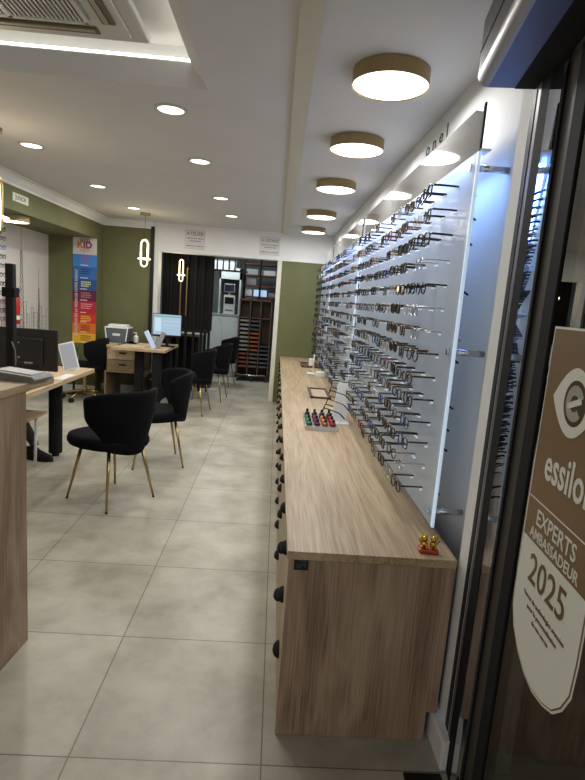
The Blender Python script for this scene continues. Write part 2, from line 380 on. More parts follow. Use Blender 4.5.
st = obj('black_sticker', b, black, t, label='small square black sticker')
gm = mat('faint_grey_ink', (.05, .055, .05), .4)
text('lettering', 'THE', .018, (.043, -.0016, .634), (PI/2, 0, 0), gm, st); text('lettering', 'OPT', .018, (.043, -.0016, .617), (PI/2, 0, 0), gm, st)

# ------------------------------------------------------------------ eyewear panels
PX = .595
def lerp(a, b, t): return a+(b-a)*t
def panel(y0, y1, label, z0=.70, z1=1.955, brk=True):
    t = thing('eyewear_display_panel', label, 'display panel', (PX, y0, z0))
    L = y1-y0; b = bm_new(); box(b, 0, .008, .012, L-.012, 0, z1-z0); obj('acrylic_sheet', b, acr, t)
    for ya, yb in ((0, .012), (L-.012, L)):
        b = bm_new(); box(b, -.001, .009, ya, yb, 0, z1-z0+.0, .001); obj('lit_edge', b, acr_edge, t)
    b = bm_new(); box(b, .002, .007, .016, L-.01, z1-z0-.006, 2.100-z0); h = obj('header_board', b, header_m, t)
    b = bm_new(); box(b, .0075, .013, .014, L-.01, z1-z0+.011, 2.103-z0); obj('board_backing', b, blackm, h)
    b = bm_new(); box(b, .009, .040, .004, L-.01, z1-z0+.004, z1-z0+.010); obj('light_shield', b, white_p, t)  # flange added to keep the strip's light off the wall above
    b = bm_new(); box(b, .020, .034, .06, L-.06, z1-z0-.010, z1-z0+.003); obj('led_strip', b, blue_e, t)
    if brk:
        for yy in (.045, L-.06):
            for zz in (1.915, 1.318, .745):
                b = bm_new(); tube(b, [(-.004, yy, zz-z0), (-.010, yy, zz-z0)], .012, 16); k = obj('standoff_cap', b, chrome, t, True); k.data.set_sharp_from_angle(angle=R(30))
                b = bm_new(); tube(b, [(.008, yy, zz-z0), (XR+.065-PX, yy, zz-z0)], .011, 14); obj('standoff_bar', b, chrome, t, True)
    b = bm_new(); yy = .225
    while yy+.07 < L-.02:
        for row in range(14):
            for q in (-.068, .068):
                zz = 1.878-row*.0838-z0-.006; tube(b, [(-.010, yy+q, zz), (.0, yy+q, zz)], .0035, 6)
        yy += .160
    k = obj('clear_peg', b, mat('lit_clear_peg', (.8, .85, .9), .2, emit=(.75, .88, 1.), es=.35), t); k['kind'] = 'stuff'  # pegs glow by themselves to paint the bright spots at the holes
    return t
PAN = [(1.745, 3.99), (4.12, 6.20), (6.27, 7.44)]
plab = ['backlit frosted eyewear panel with grey header, end of it by the door', 'backlit frosted eyewear panel, middle one of the three on the right wall', 'backlit frosted eyewear panel, the one touching the green back wall']
for i, (a, c) in enumerate(PAN):
    panel(a, c, plab[i])
    area('panel_glow', (PX+.035, (a+c)/2, 1.938), .03, 2.3*(c-a), (.22, .42, 1.), None, (0, 0, 0), 'RECTANGLE', (c-a)-.1)
t = thing('wall_lettering', 'thin dark letters on the white wall above the first grey header', 'sign', (XR+.063, 2.72, 2.262))
text('letters', 'o n e l', .085, (0, 0, 0), (PI/2, 0, -PI/2), blackm, t, off=.0005, sx=1.7)

# eyewear prototypes
def rim_pts(cy, shape, n=20, a=.025, c=.0205):
    out = []
    ex = {'round': 1., 'square': .62, 'cat': .8, 'wire': 1.}[shape]
    for k in range(n):
        q = 2*PI*k/n; cs, sn = math.cos(q), math.sin(q)
        y = a*math.copysign(abs(cs)**ex, cs); z = c*math.copysign(abs(sn)**ex, sn)
        if shape == 'cat' and z > 0: z += .006*(abs(y+cy*0)/a)*(1 if y*cy > 0 else 0)
        out.append((0, cy+y, z-.010))
    return out
def eyewear_meshes(shape, fm, tm, lm, r):
    fr = bm_new()
    for s in (-1, 1): tube(fr, rim_pts(s*.034, shape), r, 5, closed=True, sq=(1.3, 1))
    tube(fr, [(0, -.010, -.004), (-.002, -.004, .001), (-.002, .004, .001), (0, .010, -.004)], r, 5)
    for s in (-1, 1): tube(fr, [(0, s*.058, .0), (.001, s*.066, .003), (.006, s*.068, .004)], r*1.1, 5)
    for s in (-1, 1): tube(fr, [(.001, s*.011, -.012), (.008, s*.009, -.014)], r*.6, 4)
    ln = []
    for s in (-1, 1):
        l = bm_new(); vs = [l.verts.new(p) for p in rim_pts(s*.034, shape)]; l.faces.new(vs)
        vs2 = [l.verts.new((p[0]+.001, p[1], p[2])) for p in rim_pts(s*.034, shape)]; l.faces.new(vs2[::-1]); ln.append(l)
    tp = []
    for s in (-1, 1):
        l = bm_new(); tube(l, [(.004, s*.068, .004), (.06, s*.068, .004), (.105, s*.067, .003), (.122, s*.066, -.004), (.155, s*.065, -.024)], r, 5, rs=[r*1.2, r*1.1, r*1.1, r*1.4, r*1.3], sq=(.6, 1.25)); tp.append(l)
    return (mesh('frame_front', fr, fm, True), [mesh('lens', l, lm) for l in ln], [mesh('temple', l, tm, True) for l in tp])
def fmat(n, c, r=.25, me=0.): return mat('frame_'+n, c, r, me)
K = fmat('black', (.010, .010, .012)); TO = fmat('tortoise', (.075, .035, .015)); GO = fmat('gold', (.42, .30, .15), .3, 1.)
SI = fmat('silver', (.45, .46, .48), .3, 1.); BL = fmat('blue', (.02, .04, .16)); RE = fmat('burgundy', (.14, .015, .02)); GR = fmat('grey', (.10, .10, .11)); GU = fmat('gunmetal', (.06, .06, .065), .35, .8)
STY = [('black round', 'round', K, K, lens_clear, .0024), ('black square', 'square', K, K, lens_clear, .0028), ('gold wire', 'wire', GO, GU, lens_clear, .0014),
       ('silver wire', 'wire', SI, SI, lens_clear, .0014), ('tortoise round', 'round', TO, TO, lens_clear, .0026), ('navy blue', 'square', BL, K, lens_clear, .0024),
       ('burgundy', 'cat', RE, RE, lens_clear, .0024), ('grey square', 'square', GR, GR, lens_clear, .0022), ('black sunglass', 'square', K, K, lens_dark, .0030), ('brown sunglass', 'round', TO, TO, mat('brown_lens', (.03, .015, .008), .1), .0028)]
PRO = [eyewear_meshes(*s[1:]) for s in STY]
def joined(p):
    b = bm_new(); mats = []
    for me in [p[0]]+p[1]+p[2]:
        m0 = me.materials[0]
        if m0 not in mats: mats.append(m0)
        n0 = len(b.faces); b.from_mesh(me); b.faces.ensure_lookup_table()
        for f in b.faces[n0:]: f.material_index = mats.index(m0)
    me = bpy.data.meshes.new('eyeglasses'); b.to_mesh(me); b.free()
    for m in mats: me.materials.append(m)
    for q in me.polygons: q.use_smooth = True
    return me
JO = [joined(p) for p in PRO]
def eyeglasses(k, loc, rz, label, group, full=True, rot=None):
    s = STY[k]; cat = 'sunglasses' if 'sunglass' in s[0] else 'eyeglasses'
    if full:
        t = thing('eyeglasses', label, cat, loc, rz, group)
        p = PRO[k]
        for me in [p[0]]+p[1]+p[2]:
            o = bpy.data.objects.new(me.name.split('.')[0], me); C.objects.link(o); o.parent = t
    else:
        t = bpy.data.objects.new('eyeglasses', JO[k]); C.objects.link(t); t.location = loc; t.rotation_euler = (0, 0, rz)
        tag(t, label, cat, group)
    if rot: t.rotation_euler = rot
    return t
def pick(row, col):
    if col == 2: return 8 if random.random() < .7 else 9
    return random.choices(range(8), weights=[5, 6, 3, 4, 2, 2, 1, 2])[0]
def kindname(k): return STY[k][0]+('es' if 'sunglass' in STY[k][0] else ' eyeglasses')
NR, DZ, ZT = 14, .0838, 1.878
FX = PX-.078
rest = bm_new()
rest_mats = []
for me in JO:
    for m_ in me.materials:
        if m_ not in rest_mats: rest_mats.append(m_)
def add_rest(k, x, y, z):
    me = JO[k]; nv = len(rest.verts); nf = len(rest.faces); rest.from_mesh(me); rest.verts.ensure_lookup_table(); rest.faces.ensure_lookup_table()
    for v in rest.verts[nv:]: v.co += Vector((x, y, z))
    for f in rest.faces[nf:]: f.material_index = rest_mats.index(me.materials[f.material_index]); f.smooth = True
for pi, (a, c) in enumerate(PAN):
    pitch = .160; y = a+.225
    col = 0
    while y+.07 < c-.02:
        for row in range(NR):
            k = pick(row, col); z = ZT-row*DZ+random.uniform(-.004, .004); yy = y+random.uniform(-.006, .006); xx = FX+random.uniform(-.012, .006)
            if random.random() < .03: continue
            if pi == 0:
                eyeglasses(k, (xx, yy, z), random.uniform(-.10, .10), '%s, %s row down, %s column from door end of first lit panel' % (kindname(k), ordn[row], ordn[col]), 'eyewear on the first lit panel')
            elif pi == 1 and col < 8:
                eyeglasses(k, (xx, yy, z), random.uniform(-.10, .10), '%s, %s row down, %s column from near end of middle lit panel' % (kindname(k), ordn[row], ordn[col]), 'eyewear on the middle lit panel', False)
            else: add_rest(k, xx, yy, z)
        y += pitch; col += 1
me = bpy.data.meshes.new('eyeglasses_far'); rest.to_mesh(me); rest.free()
for m_ in rest_mats: me.materials.append(m_)
o = bpy.data.objects.new('eyeglasses_far', me); C.objects.link(o)
tag(o, 'dense rows of eyeglasses at the far end of the right wall', 'eyeglasses', None, 'stuff')

# ------------------------------------------------------------------ things on the counter
def figurine():
    t = thing('lucky_figurine', 'small golden figurine on a red base at the counter corner', 'figurine', (.553, 1.628, H), R(-8))
    b = bm_new(); box(b, -.032, .032, -.024, .024, 0, .014, .005); obj('base', b, mat('red_lacquer', (.42, .03, .02), .3), t)
    g = mat('gold_glaze', (.62, .42, .06), .22, .85)
    b = bm_new()
    for s in (-1, 1):
        x = s*.015
        ball(b, (x, 0, .026), .013, (1, .9, 1.05)); ball(b, (x, -.002, .045), .0105, (1.1, .95, .95))
        for e in (-1, 1):
            tube(b, [(x+e*.006, -.001, .051), (x+e*.0085, -.001, .060)], .003, 6, rs=[.004, .0008])
            ball(b, (x+e*.008, -.008, .017), .0055, (1, 1.3, .8), 8, 6)
        tube(b, [(x+s*.010, -.004, .030), (x+s*.016, -.006, .040), (x+s*.015, -.008, .052)], .0035, 6)
        tube(b, [(x-s*.008, -.009, .030), (x-s*.004, -.014, .024)], .0035, 6)
    fg = obj('golden_cats', b, g, t, True)
    b = bm_new()
    for s in (-1, 1):
        x = s*.015
        tube(b, [(x+.0085*math.cos(2*PI*k/12), .0085*math.sin(2*PI*k/12), .0365) for k in range(12)], .0016, 5, closed=True)
        for e in (-1, 1): ball(b, (x+e*.004, -.0115, .047), .0012, seg=6, rings=4)
    obj('collar', b, mat('red_black', (.12, .01, .01), .4), fg, True)
figurine()
# tester tray
t = thing('sample_tray', 'clear tray holding rows of coloured little bottles on the worktop', 'tray', (.225, 3.2, H))
trm = mat('clear_tray', (.7, .72, .72), .15, Alpha=.45)
b = bm_new(); box(b, 0, .205, 0, .40, 0, .004)
for q in [(0, .205, 0, .004), (0, .205, .396, .40), (0, .004, 0, .40), (.201, .205, 0, .40)]: box(b, *q, 0, .028)
obj('tray_body', b, trm, t)
cols = [('green', (.03, .30, .10)), ('plum', (.22, .03, .09)), ('orange', (.75, .22, .03)), ('red', (.55, .03, .03))]
rown = ['front', 'second', 'third', 'back']
def bottle(cn, c, x, y, label):
    t = thing('sample_bottle', label, 'bottle', (x, y, H+.005), 0, 'little bottles in the clear tray')
    b = bm_new(); lathe(b, [(0, 0), (.016, 0), (.017, .004), (.017, .032), (.010, .040), (0, .041)], n=12); auto(obj('bottle_body', b, mat('bottle_'+cn, c, .25), t))
    b = bm_new(); lathe(b, [(0, .060), (.008, .060), (.009, .056), (.009, .040), (0, .040)], n=10); auto(obj('cap', b, K, t))
for i, (cn, cc) in enumerate(cols):
    for j in range(4):
        nm, c2 = (cn, cc) if j < 3 else ('navy', (.02, .03, .10))
        if j == 0: nm, c2 = ('dark_'+cn, tuple(v*.35 for v in cc))
        bottle(nm, c2, .225+.028+i*.05, 3.2+.05+j*.1, '%s bottle, %s row and %s column of the clear tray' % (nm.replace('_', ' '), rown[j], ordn[i]))
# tilted display board
t = thing('tilted_display_board', 'white tilted display board standing on the worktop behind the tray', 'display board', (.468, 3.46, H))
b = bm_new(); box(b, -.055, .055, -.004, .004, 0, .26, .002); o = obj('board', b, white_p, t); o.rotation_euler = (R(-12), R(14), R(20)); o.location = (-.01, 0, .012)
b = bm_new(); box(b, -.06, .06, -.05, .05, 0, .006, .002); tube(b, [(.02, .03, .004), (-.02, .035, .16)], .004, 8); obj('easel_foot', b, white_p, t)
for q, (k, dx, dz, nm) in enumerate([(0, -.055, .225, 'top'), (6, -.065, .165, 'middle'), (1, -.085, .105, 'lowest')]):
    eyeglasses(k, (.445+dx, 3.47, H+dz), 0, '%s, %s of three on the tilted white board' % (kindname(k), nm), 'eyeglasses on the tilted board', True, (0, R(14), R(-10)))
def flat_frame(x0, x1, y0, y1, label):
    t = thing('leather_tray', label, 'tray', (x0, y0, H)); w, d = x1-x0, y1-y0
    b = bm_new()
    for q in [(0, w, 0, .022), (0, w, d-.022, d), (0, .022, 0, d), (w-.022, w, 0, d)]: box(b, *q, 0, .016, .002)
    obj('rim', b, mat('dark_brown_leather', (.07, .035, .018), .5), t)
    b = bm_new(); box(b, .02, w-.02, .02, d-.02, 0, .004); obj('base', b, mat('tray_felt', (.40, .33, .23), .8) if y0 < 5 else mat('tray_felt_dark', (.10, .05, .03), .8), t)
flat_frame(.325, .50, 4.32, 4.80, 'dark framed tray with a pale base lying on the worktop')
flat_frame(.34, .585, 6.38, 6.85, 'all brown tray lying on the worktop near the back wall')
t = thing('mirror_stand', 'slim white stand on the worktop beside the small white box', 'stand', (.425, 5.86, H))
b = bm_new(); box(b, -.045, .045, -.06, .06, 0, .008, .003); obj('foot', b, white_p, t)
b = bm_new(); tube(b, [(0.02, 0, .005), (.02, 0, .22)], .006, 8); obj('pole', b, white_p, t, True)
b = bm_new(); box(b, -.035, .012, -.008, .008, .09, .17, .006); obj('head', b, white_p, t)
b = bm_new(); box(b, .47, .56, 5.62, 5.74, H, H+.05, .004); tag(obj('white_box', b, white_p), 'small white box on the worktop before the slim white stand', 'box')

# ------------------------------------------------------------------ door frame, glass, sticker (rotated 5 degrees off the room axis)
DR = R(-95); P0 = (.645, 1.44, 0)
t = thing('door_jamb_post', 'black and grey metal door jamb at the end of the right wall', 'door frame', P0, DR)
b = bm_new(); box(b, -.03, .034, -.004, .05, 0, 2.10, .002); obj('outer_profile', b, blackm, t)
b = bm_new(); box(b, -.052, -.030, -.003, .05, 0, 2.10, .001); obj('bright_strip', b, mat('grey_metal', (.08, .08, .09), .45, 0, Specular_IOR_Level=.4), t)
b = bm_new(); box(b, -.062, -.052, .004, .05, 0, 2.10); obj('groove', b, blackm, t)
b = bm_new(); box(b, -.095, -.062, -.003, .05, 0, 2.10, .001); obj('inner_profile', b, mat('dark_grey_metal', (.018, .018, .022), .5, 0, Specular_IOR_Level=.2), t)
t = thing('glass_door', 'open glass door leaf with a dark metal stile and large gold sticker', 'door', P0, DR)
b = bm_new(); box(b, .16, 1.25, .0, .008, .0, 2.08); obj('glass', b, door_glass, t)
b = bm_new(); box(b, .138, .196, -.004, .03, 0, 2.10, .002); obj('stile_face', b, mat('bronze_metal', (.050, .042, .036), .55, 0, Specular_IOR_Level=.25), t)
b = bm_new(); box(b, .196, .252, -.005, .03, 0, 2.10, .002); obj('stile_edge', b, blackm, t)
t = thing('side_pane', 'narrow reflecting glass pane between the door jamb and the door stile', 'glass pane', P0, R(-102))
b = bm_new(); box(b, .03, .145, .0, .006, .0, 2.08); obj('glass', b, glass_mat('side_glass', .72, (.4, .42, .42), (.85, .86, .88)), t)
STK = thing('door_sticker', 'gold and white shield sticker with white lettering on the glass door', 'sticker', P0, DR)
gold = mat('sticker_gold', (.165, .098, .036), .45); swhite = mat('sticker_white', (.66, .67, .60), .5); brown = mat('sticker_brown', (.13, .075, .03), .45)
left = [(.270, 1.437), (.270, .80), (.275, .765), (.297, .722), (.338, .686), (.385, .663), (.435, .655), (.486, .664), (.530, .682), (.562, .715), (.585, .760), (.590, .83), (.590, 1.437)]
def inset(poly, d, cx=.43, cz=1.05):
    out = []; n = len(poly)
    for i in range(n):
        a, p, c = Vector(poly[i-1]), Vector(poly[i]), Vector(poly[(i+1) % n])
        e1 = (p-a).normalized(); e2 = (c-p).normalized(); n1 = Vector((-e1.y, e1.x)); n2 = Vector((-e2.y, e2.x)); q = (n1+n2)
        q = q.normalized()*d/max(.35, math.cos(n1.angle(n2)/2)) if q.length > 1e-5 else n1*d
        out.append(tuple(p+q))
    return out
def plate(name, poly, m, y, parent, th=.0006):
    b = bm_new(); prism(b, poly, lambda p: (p[0], y-th, p[1]), lambda p: (p[0], y, p[1])); return obj(name, b, m, parent)
plate('white_border', left, swhite, -.0005, STK)
ring = inset(left, .005)
if ring[0][0] < left[0][0]: ring = inset(left, -.005)
plate('gold_outline', ring, gold, -.0012, STK)
rin2 = inset(left, .008)
if rin2[0][0] < left[0][0]: rin2 = inset(left, -.008)
low = [(p[0], min(p[1], .953)) for p in rin2]
plate('white_field', low, swhite, -.0020, STK)
b = bm_new(); box(b, .279, .582, -.0022, -.0016, 1.046, 1.049); obj('dividing_line', b, swhite, STK)
# eye emblem
cxs, czs = .412, 1.288
eye = []
for k in range(25):
    q = -1+2*k/24; eye.append((cxs+q*.094, czs+.071*(1-abs(q)**1.9)))
for k in range(23, 0, -1):
    q = -1+2*k/24; eye.append((cxs+q*.094, czs-.071*(1-abs(q)**1.9)))
plate('emblem_eye', eye, swhite, -.0022, STK)
def ring_pts(r0, a0, a1, n): return [(r0*math.cos(lerp(a0, a1, k/n)), r0*math.sin(lerp(a0, a1, k/n))) for k in range(n+1)]
def arc_plate(name, cx, cz, ro, ri, a0, a1, m, y, n=36, sx=1.):
    o_ = [(cx+p[0]*sx, cz+p[1]) for p in ring_pts(ro, a0, a1, n)]; i_ = [(cx+p[0]*sx, cz+p[1]) for p in ring_pts(ri, a0, a1, n)]
    b = bm_new(); vo = [(b.verts.new((p[0], y, p[1])), b.verts.new((q[0], y, q[1]))) for p, q in zip(o_, i_)]
    for k in range(n): b.faces.new((vo[k][0], vo[k+1][0], vo[k+1][1], vo[k][1]))
    bmesh.ops.solidify(b, geom=b.faces[:], thickness=.0004)
    return obj(name, b, m, STK)
arc_plate('emblem_iris', cxs+.006, czs, .047, 0.0, 0, 2*PI, gold, -.0030)
arc_plate('emblem_letter', cxs+.006, czs, .037, .017, R(25), R(322), swhite, -.0036)
b = bm_new(); prism(b, [(-.030, -.008), (.030, -.008), (.030, .006), (-.030, .006)], lambda p: (cxs+.006+p[0]*.9-p[1]*.3, -.0040, czs+.001+p[1]*.85+p[0]*.32), lambda p: (cxs+.006+p[0]*.9-p[1]*.3, -.0036, czs+.001+p[1]*.85+p[0]*.32)); obj('emblem_letter_bar', b, swhite, STK)
text('brand_lettering', 'essilor', .102, (.436, -.0026, 1.138), (PI/2, 0, 0), swhite, STK, off=.0016, sx=.78)
text('title_lettering', 'EXPERTS', .050, (.425, -.0026, 1.012), (PI/2, 0, 0), swhite, STK, off=.0004, sx=.98)
text('title_lettering', 'AMBASSADEUR', .0345, (.425, -.0026, .972), (PI/2, 0, 0), swhite, STK, off=.0004, sx=.98)
text('year_lettering', '2025', .095, (.425, -.0032, .895), (PI/2, 0, 0), brown, STK, off=.0005, sx=.98)
for i, ln in enumerate(['Verres de technologies avancées', 'pour la personnalisation', 'de vos verres']):
    text('small_lettering', ln, .0155, (.430, -.0032, .832-i*.021), (PI/2, 0, 0), brown, STK, off=0.)

# overhead door operator box
t = thing('overhead_shutter_box', 'dark overhead shutter box with rounded silver edge above the doorway', 'shutter box', (.500, 1.55, 2.06), R(-99.5))
gb = mat('grey_blue_metal', (.10, .11, .17), .35, .5)
b = bm_new(); box(b, 0, 1.6, .03, .10, 0, .006); obj('underside', b, mat('blue_grey_underside', (.075, .10, .25), .4, .2), t)
b = bm_new(); box(b, 0, 1.6, .10, .55, -.002, .30); obj('housing', b, blackm, t)
b = bm_new(); prism(b, [(.03, 0)]+[(.03-.03*math.sin(a*PI/16), .03-.03*math.cos(a*PI/16)) for a in range(1, 9)]+[(.01, .03), (.03, .008)], lambda p: (0, p[0], p[1]), lambda p: (1.6, p[0], p[1])); auto(obj('rounded_edge', b, mat('dull_aluminium', (.30, .30, .31), .4, .9), t))
b = bm_new(); box(b, 0, 1.6, .0, .14, .03, .165); obj('side_cover', b, mat('grey_cover', (.06, .056, .06), .5, 0), t)
b = bm_new(); box(b, 0, 1.6, -.0015, 0, .085, .089); obj('seam', b, blackm, t)
for q in (.17, .20): 
    b = bm_new(); box(b, 0, 1.6, q, q+.006, -.012, -.002); obj('guide_rail', b, mat('grey_metal', (.08, .08, .09), .45, 0, Specular_IOR_Level=.4), t)

# ------------------------------------------------------------------ chairs
def chair_seat(r=.248, z0=.385, z1=.475):
    b = bm_new(); n = 32; rings = []
    def se(a, rx, ry):
        cs, sn = math.cos(a), math.sin(a); e = .62
        x = rx*math.copysign(abs(cs)**e, cs); y = ry*math.copysign(abs(sn)**e, sn)
        if y < 0: x *= 1-.25*(abs(y)/ry)
        return x, y+.01
    for s, z in [(.0, z0), (.80, z0), (.95, z0+.012), (1., z0+.035), (1., z1-.035), (.96, z1-.010), (.85, z1), (.5, z1+.006), (0, z1+.008)]:
        if s == 0: rings.append([b.verts.new((0, .01, z))])
        else: rings.append([b.verts.new((*se(2*PI*k/n, r*s, r*s*1.02), z)) for k in range(n)])
    for a, c in zip(rings, rings[1:]):
        for k in range(n):
            k2 = (k+1) % n
            if len(a) == 1: b.faces.new((a[0], c[k2], c[k]))
            elif len(c) == 1: b.faces.new((a[k], a[k2], c[0]))
            else: b.faces.new((a[k], a[k2], c[k2], c[k]))
    return b
def chair_back():
    b = bm_new(); nu, nv = 18, 12; g = []
    for j in range(nv+1):
        v = j/nv; row = []
        w = .135+.148*min(1, (v/.62))**1.15
        for i in range(nu+1):
            u = -1+2*i/nu
            ang = u*lerp(1.0, 1.2, v)
            x = w*math.sin(ang)/math.sin(1.2)
            y = -.228-.052*v+(1-math.cos(ang))*w*1.22
            z = .36+.44*v-.05*(abs(u)**4)*v
            if j == 0: z += .03*abs(u)**2
            row.append(b.verts.new((x, y, z)))
        g.append(row)
    for j in range(nv):
        for i in range(nu): b.faces.new((g[j][i], g[j][i+1], g[j+1][i+1], g[j+1][i]))
    return b
def add_back(t):
    o = obj('backrest', chair_back(), velvet, t, True)
    s = o.modifiers.new('s', 'SOLIDIFY'); s.thickness = .034; s.offset = 0
    v = o.modifiers.new('b', 'SUBSURF'); v.levels = 1; v.render_levels = 1
    return o
def guest_chair():
    t = thing('velvet_chair', '', 'chair', (0, 0, 0), 0, 'black velvet chairs with golden legs')
    obj('seat', chair_seat(), velvet, t, True); add_back(t)
    for sx in (-1, 1):
        for sy in (-1, 1):
            b = bm_new(); tube(b, [(sx*.135, sy*.135, .392), (sx*.203, sy*.203, .006)], .01, 12, rs=[.0125, .0075]); l = obj('leg', b, brass, t, True)
            b = bm_new(); tube(b, [(sx*.2026, sy*.2026, .010), (sx*.2042, sy*.2042, 0)], .008, 10); obj('foot_cap', b, black, l)
    return t
ch = guest_chair()
def face(fx, fy): return math.atan2(fy, fx)-PI/2
CH = [((-1.069, 3.565), face(-.833, .553), 'black velvet chair with gold legs in front, beside the first desk'),
      ((-.958, 4.43), face(-.94, -.33), 'black velvet chair with gold legs right behind the frontmost one'),
      ((-.99, 6.48), face(-1, .12), 'black velvet chair with gold legs before the second desk'),
      ((-.87, 7.42), face(-1, .1), 'black velvet chair with gold legs standing in the opening behind the second desk'),
      ((-.87, 8.72), face(-1, .15), 'farthest black velvet chair, next to the white workshop cabinet')]
for i, ((x, y), rz, lb) in enumerate(CH):
    c = ch if i == 0 else dup(ch, (x, y, 0), rz)
    c.location = (x, y, 0); c.rotation_euler = (0, 0, rz); c['label'] = lb
t = thing('swivel_chair', 'black swivel chair with golden star base and castors by the poster', 'chair', (-2.40, 6.80, 0), face(-1, -.05))
obj('seat', chair_seat(), velvet, t, True); add_back(t)
b = bm_new(); lathe(b, [(0, .09), (.03, .09), (.03, .16), (.019, .17), (.019, .36), (.06, .385), (0, .39)], n=20); auto(obj('column', b, brass, t))
sb = bm_new()
for k in range(5):
    a = 2*PI*k/5+.3; tube(sb, [(0, 0, .115), (.15*math.cos(a), .15*math.sin(a), .10), (.27*math.cos(a), .27*math.sin(a), .065)], .014, 8, rs=[.02, .015, .011])
obj('star_base', sb, brass, t, True)
for k in range(5):
    a = 2*PI*k/5+.3; b = bm_new(); x, y = .27*math.cos(a), .27*math.sin(a)
    for s in (-1, 1): tube(b, [(x+s*.008*math.sin(a), y-s*.008*math.cos(a), .027), (x+s*.024*math.sin(a), y-s*.024*math.cos(a), .027)], .027, 14)
    obj('castor', b, black, t)

# ------------------------------------------------------------------ left reception counter (front)
t = thing('reception_counter', 'tall oak reception counter at the left front with pale top', 'counter', (-.925, 2.0, 0), R(-4.8))
b = bm_new(); box(b, -1.6, .0, -.9, 0, 0, 1.037); obj('body', b, oak_z, t)
b = bm_new(); box(b, -1.62, .006, -.9, .20, 1.037, 1.066, .0015); obj('counter_top', b, oak_y, t)
# desk 1
def desk(loc, w, d, h, legs, label, rz=0., r=.055):
    t = thing('desk', label, 'desk', loc, rz)
    b = bm_new(); box(b, -w, 0, -d, 0, h-.035, h, .003); obj('desktop', b, oak_pale, t)
    for x, y, sq_ in legs:
        b = bm_new()
        if sq_: box(b, x-.05, x+.05, y-.05, y+.05, .02, h-.035, .012)
        else: lathe(b, [(0, .03), (r, .03), (r, h-.035)], (x, y, 0), 24)
        l = obj('leg', b, blackm, t, not sq_); 
        if not sq_: l.data.set_sharp_from_angle(angle=R(40))
        b = bm_new(); lathe(b, [(0, 0), (.03, 0), (.03, .03), (0, .03)], (x, y, 0), 16); obj('levelling_foot', b, black, l)
    return t
desk((-1.56, 4.66, 0), .85, 1.75, .735, [(-.24, -.24, 0), (-.66, -.24, 0), (-.24, -1.5, 0), (-.66, -1.5, 0)], 'pale oak desk with thick round black legs behind the reception counter')
# monitor seen from behind
t = thing('desk_monitor', 'black monitor seen from behind on the first desk', 'monitor', (-1.875, 4.02, .735), R(2))
b = bm_new(); box(b, -.275, .25, -.012, .012, .05, .365, .005); box(b, -.17, .15, -.035, -.010, .09, .30, .01); obj('housing', b, mat('monitor_black', (.012, .012, .013), .45), t)
b = bm_new(); box(b, -.20, .18, -.0365, -.034, .285, .289); obj('vent_slot', b, mat('vent_grey', (.03, .03, .03), .6), t)
b = bm_new()
for z in (.26, .15): tube(b, [(-.02, -.034, z), (-.02, -.039, z)], .007, 12)
obj('screw_cap', b, silver, t)
b = bm_new(); box(b, .02, .045, -.0375, -.034, .105, .118); box(b, .05, .08, -.0375, -.034, .105, .118); obj('port', b, silver, t)
b = bm_new(); box(b, -.03, .03, .0, .02, .0, .12); box(b, -.11, .11, -.07, .09, 0, .012, .004); obj('stand', b, blackm, t)
b = bm_new(); box(b, -.265, .24, .0118, .0135, .06, .355); obj('screen', b, mat('screen_lit', (.1, .1, .1), .3, emit=(.6, .75, 1.), es=.6), t)
# upright column on the desk
t = thing('measuring_column', 'slim black upright measuring column with clamp behind the counter', 'measuring device', (-1.672, 3.42, .735))
b = bm_new(); box(b, -.024, .026, -.024, .024, .0, .81, .006); obj('column', b, black, t)
b = bm_new(); box(b, -.040, .040, -.036, .034, .605, .665, .006); obj('clamp', b, blackm, t)
b = bm_new(); tube(b, [(.02, -.035, .33), (.045, -.045, .28), (.05, -.045, .20), (.03, -.04, .12), (.0, -.035, .10)], .004, 8); obj('cable', b, mat('cable_grey', (.14, .14, .15), .4), t, True)
b = bm_new(); box(b, -.08, .08, -.07, .07, 0, .012, .004); obj('foot', b, blackm, t)
# tablet mirror leaning
t = thing('white_tablet', 'white framed tablet leaning on a stand on the first desk', 'tablet', (-1.70, 4.48, .7355), R(8))
b = bm_new(); box(b, -.055, .075, -.004, .004, 0, .235, .003); o = obj('tablet_body', b, white_p, t); o.rotation_euler = (R(-12), R(-16), 0)
b = bm_new(); box(b, -.045, .065, -.0052, -.0038, .012, .222); s = obj('screen', b, mat('tablet_glass', (.42, .45, .52), .2), o)
b = bm_new(); box(b, -.03, .05, .0, .10, 0, .006); tube(b, [(0, .06, .004), (0, .045, .14)], .004, 8); obj('stand', b, white_p, t)
b = bm_new(); box(b, -1.635, -1.56, 3.95, 4.22, .735, .739); o = obj('paper_sheet', b, white_p); o.location = (-.01, .02, .0005); tag(o, 'white sheet of paper near the right edge of the first desk', 'paper')
# phone base on the counter top
t = thing('desk_phone', 'grey desk telephone on the corner of the reception counter', 'telephone', (-.99, 2.10, 1.066), R(-8))
b = bm_new(); prism(b, [(-.10, 0), (.09, 0), (.10, .012), (.09, .022), (-.09, .034), (-.10, .02)], lambda p: (p[0], -.07, p[1]), lambda p: (p[0], .06, p[1])); obj('base', b, mat('phone_grey', (.16, .165, .165), .4), t)
b = bm_new(); box(b, -.07, .07, -.045, .045, 0, .008, .003); o = obj('keypad', b, mat('phone_pale', (.42, .44, .42), .4), t); o.location = (0, 0, .024); o.rotation_euler = (0, R(3.5), 0)
t = thing('card_terminal', 'small flat black card terminal at the near edge of the first desk', 'card terminal', (-1.655, 3.75, .736), R(-10))
b = bm_new(); box(b, -.05, .04, -.06, .06, 0, .016, .004); obj('body', b, blackm, t)
b = bm_new(); box(b, -.03, .02, -.01, .05, .0155, .018); obj('display', b, grey_p, t)
